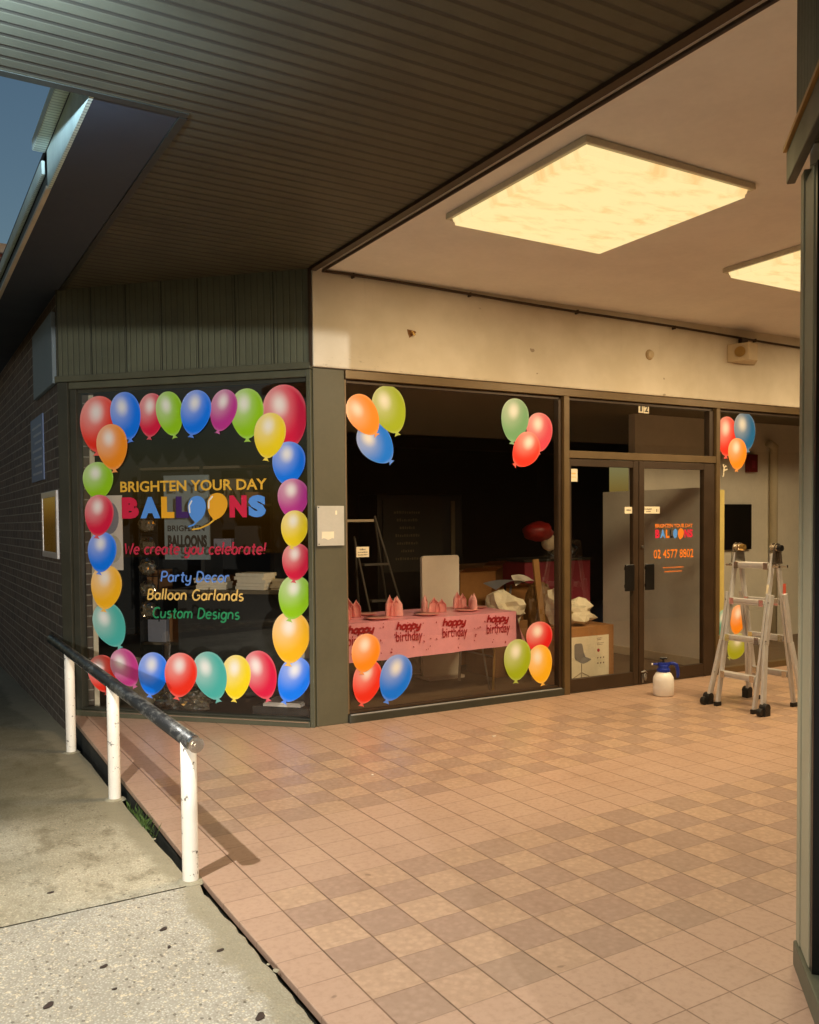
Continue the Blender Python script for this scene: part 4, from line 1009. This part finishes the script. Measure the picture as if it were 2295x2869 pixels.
obj('seat', MB().sheet(shell, 14, 8), M['grey_plastic'], st, smooth=True)
obj('leg', MB().tube([(-.05,.0,.12),(-.06,-.02,-.12)], .012, 8), M['black'], st); obj('leg', MB().tube([(.02,.0,.1),(.0,.03,-.14)], .012, 8), M['grey_plastic'], st)
obj('backrest', MB().sheet(lambda u, v: (.02+.30*u, -.10+.1*v, .10+.05*math.sin(u*3)+.10*(1-u)*v), 10, 5), M['white'], st, smooth=True)
bd = obj('wrapped_bundle', MB().blob((0,0,.34), (.17,.16,.40), 3, .16, 2.4, 4, .12), M['bundle'], loc=(2.98, 1.05, .18), smooth=False); tag(bd, 'bulky brown wrapped bundle leaning beside the tablecloth', 'bundle')
cb = obj('storage_crate', MB().box(-.3, .35, -.22, .25, 0, .2), M['card_dark'], loc=(2.98, 1.05, 0), bevel=.01); tag(cb, 'low brown crate under the wrapped bundle', 'crate')
pk = obj('timber_plank', MB().box(-.035, .035, -.012, .012, 0, 1.12), M['timber'], loc=(2.90, .84, 0.02), rot=(rad(-6), rad(-3), 0), bevel=.003); tag(pk, 'pale timber plank leaning upright beside the brown bundle', 'plank')
ts = obj('tissue_heap', MB().blob((0,0,.0), (.17,.2,.16), 8, .5, 1.5, 3, .0), M['paper'], loc=(2.47, .98, .66), smooth=False); tag(ts, 'crumpled white tissue heap past the end of the pink table', 'tissue')
tk = obj('supply_carton', MB().box(-.2, .2, -.2, .3, 0, .54), M['card_dark'], loc=(2.5, 1.1, 0), bevel=.006); tag(tk, 'brown carton standing under the tissue heap', 'carton')
rb = thing('balloon_bunch', 'dusty red foil balloon bunch hanging in the dim shop', 'balloon', (3.32, 1.5, 1.40))
obj('red_balloon', MB().blob((0,0,0), (.17,.14,.11), 2, .15, 2, 3), painted('dull_red_foil', srgb(150,30,28), .4, .2, 8), rb, smooth=True); obj('white_balloon', MB().blob((.13,-.03,-.12), (.09,.08,.09), 5, .2, 2, 3), M['paper'], rb, smooth=True)
obj('string', MB().tube([(0,0,.08),(0,.02,1.3)], .001, 6), M['black'], rb)
# behind the left door
cx = thing('chair_carton', 'opened carton with a grey swivel chair printed on its white label', 'carton', (2.86, .40, 0), WR)
obj('box', MB().box(-.34, .31, -.20, .22, .0, .535), M['card'], cx, bevel=.005)
lbx = obj('label', MB().box(-.24, .245, -.2025, -.2005, .03, .445), M['paper'], cx)
ch = MB().prism_xz([(-.17,.37),(-.155,.385),(-.09,.385),(-.075,.37),(-.06,.30),(-.04,.255),(.02,.235),(.03,.225),(-.02,.205),(-.06,.195),(-.09,.2),(-.155,.235),(-.168,.26)], -.2045, -.203)
obj('chair_print', ch, painted('grey_print', srgb(120,116,112), .6, .05, 6), lbx)
cl = MB().tube([(-.085,-.2035,.197),(-.085,-.2035,.11)], .004, 6)
for x, z in ((-.19,.065),(.0,.075),(-.09,.05)): cl.tube([(-.085,-.2035,.115),(x,-.2035,z)], .004, 6); cl.tube([(x,-.2035,z),(x,-.2035,z-.012)], .007, 6)
obj('base_print', cl, painted('tan_print', srgb(150,132,104), .6, .05, 6), lbx)
cp = MB()
for a, b, z, h in ((.10,.165,.415,.009),(.10,.15,.40,.009),(.10,.185,.37,.006),(.10,.17,.355,.006)): q = greek(a, b, z, h, -.2035); cp.add(q.v, q.f)
for i in range(3):
    for j in range(2): cp.tube([(.11+.035*i,-.203,.235-.05*j),(.11+.035*i,-.2036,.235-.05*j)], .008, 8)
obj('text_print', cp, painted('brown_print', srgb(110,74,60), .6, .05, 6), lbx)
obj('dot_print', MB().tube([(.118,-.203,.305),(.118,-.2036,.305)], .016, 16), M['crimson_ink'], lbx)
pp = obj('packing_paper', MB().blob((-.17,0,.17), (.10,.12,.17), 4, .55, 1.5, 3, .0).blob((.02,0,.10), (.22,.15,.12), 9, .6, 1.6, 3, .0), M['paper'], loc=(2.82, .40, .53)); tag(pp, 'crumpled cream packing paper bursting from the chair carton', 'packing paper')
mc = thing('maroon_cabinet', 'low maroon cabinet standing behind the left door', 'cabinet', (3.85, 1.75, 0))
obj('carcass', MB().box(-.52, .44, 0, .5, .12, 1.06), M['maroon'], mc, bevel=.006); obj('plinth', MB().box(-.5, .42, .03, .48, 0, .118), M['black'], mc); obj('worktop', MB().box(-.54, .45, -.02, .52, 1.062, 1.09), M['shopdark'], mc)
gl2 = MB(); gl2.tube([(.18,-.01,.42),(.18,-.01,.5)], .01, 8); gl2.tube([(.24,-.01,.42),(.24,-.01,.5)], .01, 8); obj('handle', gl2, M['steel'], mc)
bg_ = obj('black_bag', MB().blob((0,0,.07), (.17,.12,.10), 6, .3, 2, 3), M['black'], loc=(4.02, 1.9, 1.10), smooth=True); tag(bg_, 'black bag slumped on top of the maroon cabinet', 'bag')
# behind the right-hand window
tv = thing('wall_screen', 'black switched-off screen on the wall behind the ladder', 'screen', (6.28, 1.34, 1.42))
obj('panel', MB().box(-.265, .26, -.045, -.008, -.28, .28), M['black'], tv, bevel=.006); obj('mount', MB().box(-.1, .1, -.007, .0, -.1, .1), M['steel'], tv)
bn = obj('pale_batten', MB().box(-.042, .042, -.012, .02, 0, 1.80), M['batten'], loc=wallp(4.475, .05, .005), rot=(0, 0, WR), bevel=.003); tag(bn, 'tall pale yellow batten standing behind the glass right of the doors', 'batten')
fe = thing('red_alarm_box', 'small dark red alarm box behind the steel blue balloon decal', 'alarm box', (6.56, 1.32, 2.12), 0)
obj('case', MB().box(-.085, .085, -.03, .028, -.02, .20), painted('dark_red_case', srgb(120,28,28), .5, .1, 8), fe, bevel=.006); obj('button', MB().box(-.03, .03, -.036, -.03, .03, .12), M['maroon'], fe)
tw = MB().tube([(0,0,0),(.004,-.006,.07),(-.003,-.003,.12)], .007, 8); tw.tube([(.0,0,.055),(.045,-.01,.07)], .007, 8); tw.tube([(.0,-.004,.09),(.03,-.012,.1)], .006, 8)
rr_ = obj('tape_scrap', tw, M['paper'], loc=wallp(4.41, -.034, 1.93), rot=(0,0,WR)); tag(rr_, 'twisted cream tape scrap stuck to the frame right of the doors', 'tape')

# ------------------------------------------------------------------ things behind the corner window
def cobj(name, mb, mat, t, off, z, label=None, cat=None, rz=0, parent=None, **k):
    o = obj(name, mb, mat, parent, loc=champ(t, off, z), rot=(0, 0, CR+rz), **k)
    if label: tag(o, label, cat)
    return o
bnr = thing('cream_banner', 'cream banner with grey balloons behind the left balloon decals', 'banner', champ(1.80, .16, 1.15), CR)
obj('sheet', MB().box(-.14, .115, -.003, .003, 0, .60), M['white'], bnr)
obj('grey_print', MB().prism_xz([(.0+.085*math.cos(a*.3), .42+.13*math.sin(a*.3)) for a in range(21)], -.0045, -.0035), M['grey_plastic'], bnr); obj('grey_print', MB().prism_xz([(.03+.075*math.cos(a*.3), .17+.11*math.sin(a*.3)) for a in range(21)], -.0045, -.0035), M['plaster'], bnr)
rk = thing('hanging_rack', 'hanging rack of clear pockets left of the window lettering', 'rack', champ(1.66, .5, .70), CR)
fr_ = MB()
for x in (-.085, .085): fr_.tube([(x,0,0),(x,0,.95)], .006, 6)
for i in range(6): fr_.tube([(-.085,0,.02+.18*i),(.085,0,.02+.18*i)], .005, 6)
obj('frame', fr_, M['black'], rk)
for i in range(5):
    obj('pocket', MB().blob((0,-.02,.10+.18*i), (.075,.03,.07), i+2, .3, 2.5, 3, .2), M['clear'], rk)
    obj('packet', MB().box(-.06+.01*(i%2), .05, -.012, .004, .045+.18*i, .13+.18*i), M['bag_contents'], rk, bevel=.004)
cp_ = thing('counter_sign', 'grey board repeating the shop name behind the window lettering', 'sign', champ(1.30, .52, 1.22), CR)
obj('board', MB().box(-.22, .19, 0, .02, 0, .70), painted('grey_green_board', srgb(120,132,130), .7, .08, 4), cp_)
obj('print', type_mesh('BRIGHTEN', -.19, .15, .235, .285, -.002, .02), M['shopdark'], cp_); obj('print', type_mesh('BALLOONS', -.19, .17, .10, .205, -.002, .06), M['shopdark'], cp_)
cn = thing('shop_counter', 'dim counter piled with papers behind the corner window', 'counter', champ(1.0, .75, 0), CR)
obj('front_panel', MB().box(-.55, .75, .02, .05, .05, .92), M['shopdark'], cn); obj('worktop', MB().box(-.6, .8, -.06, .5, .922, .955), M['plaster_dark'], cn, bevel=.004)
for i, (x, y, rz, wx, h) in enumerate(((-.22,.05,.2,.26,.10),(.16,.08,-.15,.28,.14),(.42,.12,.1,.2,.08))):
    lab = ('pale paper stack at the left of the dim counter', 'tallest pale paper stack in the middle of the dim counter', 'small paper stack at the right of the dim counter')[i]
    p = champ(1.0-x, .75+y, .956); mb = MB()
    for j in range(5): 
        q = .012*random.uniform(-1, 1); mb.box(-wx/2+q, wx/2+q, -.1+q, .1+q, j*h/5, (j+1)*h/5-.001)
    o = obj('paper_stack', mb, M['plaster'], loc=p, rot=(0,0,CR+rz)); tag(o, lab, 'papers', 'paper stacks on the dim counter')
bk = thing('back_shelving', 'dark shelving with boxes deep behind the corner window', 'shelving', champ(1.6, 1.9, 0), CR)
for x in (-1.0, -.3, .45): obj('upright', MB().box(x-.02, x+.02, 0, .4, 0, 2.1), M['shopdark'], bk)
for z in (.3, .8, 1.25, 1.7, 2.08): obj('shelf', MB().box(-1.0, .45, 0, .4, z-.015, z+.01), M['plaster_dark'], bk)
random.seed(12)
for z in (.31, .81, 1.26, 1.71):
    x = -.95
    while x < .2:
        wd = random.uniform(.12, .3); h = random.uniform(.1, .3)
        if random.random() < .75 and not (x < -.3 < x+wd): 
            o = obj('stock_box', MB().box(-wd/2, wd/2, 0, .28, 0, h), random.choice((M['plaster'], M['grey_plastic'], M['shopdark'], M['card_dark'], M['plaster_dark'])), bk, loc=(x+wd/2, .03, z+.001), bevel=.004)
        x += wd + .04
pbag = thing('clear_bag', 'clear plastic bag lying behind the red balloon decal on the sill', 'bag', champ(1.20, .22, .004), CR)
obj('film', MB().blob((0,.02,.10), (.235,.13,.115), 2, .28, 2.4, 4, .25), M['clear'], pbag); obj('contents', MB().blob((.02,.03,.085), (.19,.10,.085), 4, .35, 2.8, 3, .2), M['bag_contents'], pbag)
cobj('paper_sheet', MB().box(-.17, .14, -.12, .14, 0, .02).box(-.16, .13, -.115, .13, .021, .03), M['white'], .33, .30, .10, 'white folded sheets behind the bottom right blue decal', 'papers')
cobj('low_shelf', MB().box(-.25, .22, -.16, .2, .0, .095), M['shopdark'], .33, .32, .004, 'dark low box carrying the white folded sheets', 'box')
wbx = thing('white_caddy', 'white plastic caddy behind the right side balloon decals', 'caddy', champ(.20, .32, .36), CR)
obj('body', MB().box(-.09, .12, -.06, .1, 0, .22), M['white'], wbx, bevel=.01); obj('band', MB().box(-.092, .122, -.063, -.0605, .09, .11), M['grey_plastic'], wbx)
obj('leg', MB().box(-.08, .1, -.05, .09, -.355, -.002), M['shopdark'], wbx)
cobj('sloping_panel', MB().box(-.55, .28, -.01, .01, 0, .36), M['bag_contents'], 1.42, .34, .02, 'dull sloping panel leaning behind the pink balloon decal', 'panel')
bpy.data.objects['sloping_panel'].rotation_euler = (rad(-35), rad(9), CR)

# ------------------------------------------------------------------ small things on the ground
G3 = 'dark leaves fallen on the concrete'
for i, (x, y, s, a, lab) in enumerate(((-1.82,-2.63,.028,.6,'dark leaf lying on the concrete below the nearest post'), (-1.69,-2.90,.022,.2,'oval dark leaf beside the tile edge'), (-1.84,-2.78,.017,1.2,'small dark leaf between two larger ones on the concrete'),
    (-2.07,-2.80,.024,.4,'dark leaf in the middle of the front slab'), (-2.27,-2.96,.034,.8,'large dark leaf nearest the lower left picture corner'), (-2.13,-2.03,.022,.1,'dark leaf just beyond the slab joint'),
    (-1.72,-3.37,.036,.9,'largest dark leaf at the bottom of the picture'), (-2.07,-2.97,.014,.2,'tiny dark leaf behind the large left one'))):
    s *= .68
    pts = [(s*math.cos(t)*(1 if k % 2 else .92), .5*s*math.sin(t)*(1+.2*math.sin(3*t))) for k, t in enumerate([2*math.pi*q/14 for q in range(14)])]
    z = -.006 if y < -2.28 else ramp_z(y)
    o = obj('leaf', MB().prism(pts, .0006, .003), M['leafdark'], loc=(x, y, z+.0006), rot=(0, 0, a)); tag(o, lab, 'leaf', G3)
gr = MB(); random.seed(3)
for i in range(90):
    y = random.gauss(-1.25, .13); x = edge_x(y) - .03 + random.uniform(-.02, .012); h = random.uniform(.02, .065); dx, dy = random.uniform(-.04, .04), random.uniform(-.05, .05); z = ramp_z(y)-.01
    gr.add([(x-.0012,y,z),(x+.0012,y,z),(x+dx*.5+.0015,y+dy*.5,z+h*.7),(x+dx,y+dy,z+h)], [(0,1,2,3)])
o = obj('grass', gr, M['grass']); o['kind'] = 'stuff'; o['label'] = 'tuft of green grass in the gap beside the tiles'
def chip(x, y, z, s, seed, lab):
    s *= .55
    o = obj('mortar_chip', MB().blob((0,0,0), (s, s*.8, s*.35), seed, .4, 2, 2), M['conc_edge'], loc=(x, y, z+s*.3), rot=(0,0,seed)); tag(o, lab, 'chip', 'pale mortar chips in the gap beside the tiles')
chip(-1.60,-1.63,-.02,.018,1,'pale chip in the gap between grass and nearest post'); chip(-1.575,-3.14,-.006,.024,2,'larger pale chip in the gap along the front slab'); chip(-1.58,-3.08,-.008,.013,5,'small pale chip beside the larger one in the gap')
chip(-1.60,-.86,-.052,.010,7,'tiny pale chip at the foot of the middle post')
hp = thing('tile_scrap', 'small white paper scrap lying on the tiles before the doors', 'litter', (.95, -.93, .0))  # loose white bit of debris
obj('scrap', MB().box(-.014, .014, -.006, .006, .0006, .004), M['white'], hp)
sw = thing('dropped_scrap', 'tiny white scrap on the tiles before the corner column', 'litter', (-.22, -1.3, .0)); obj('scrap', MB().box(-.006, .006, -.005, .005, .0006, .004), M['white'], sw)

# the arcade front is measured along the tiles; carry every piece built in its frame onto the turned front
bpy.context.view_layer.update()
done = set()
for o in list(COL.objects):
    if o.type != 'MESH' or o.data.name in done: continue
    mw = o.matrix_world
    if mw.translation.length < 1e-4 and abs(mw.to_euler().z - WR) < 1e-4:
        for v in o.data.vertices: v.co.x = tx(v.co.x)
        done.add(o.data.name)
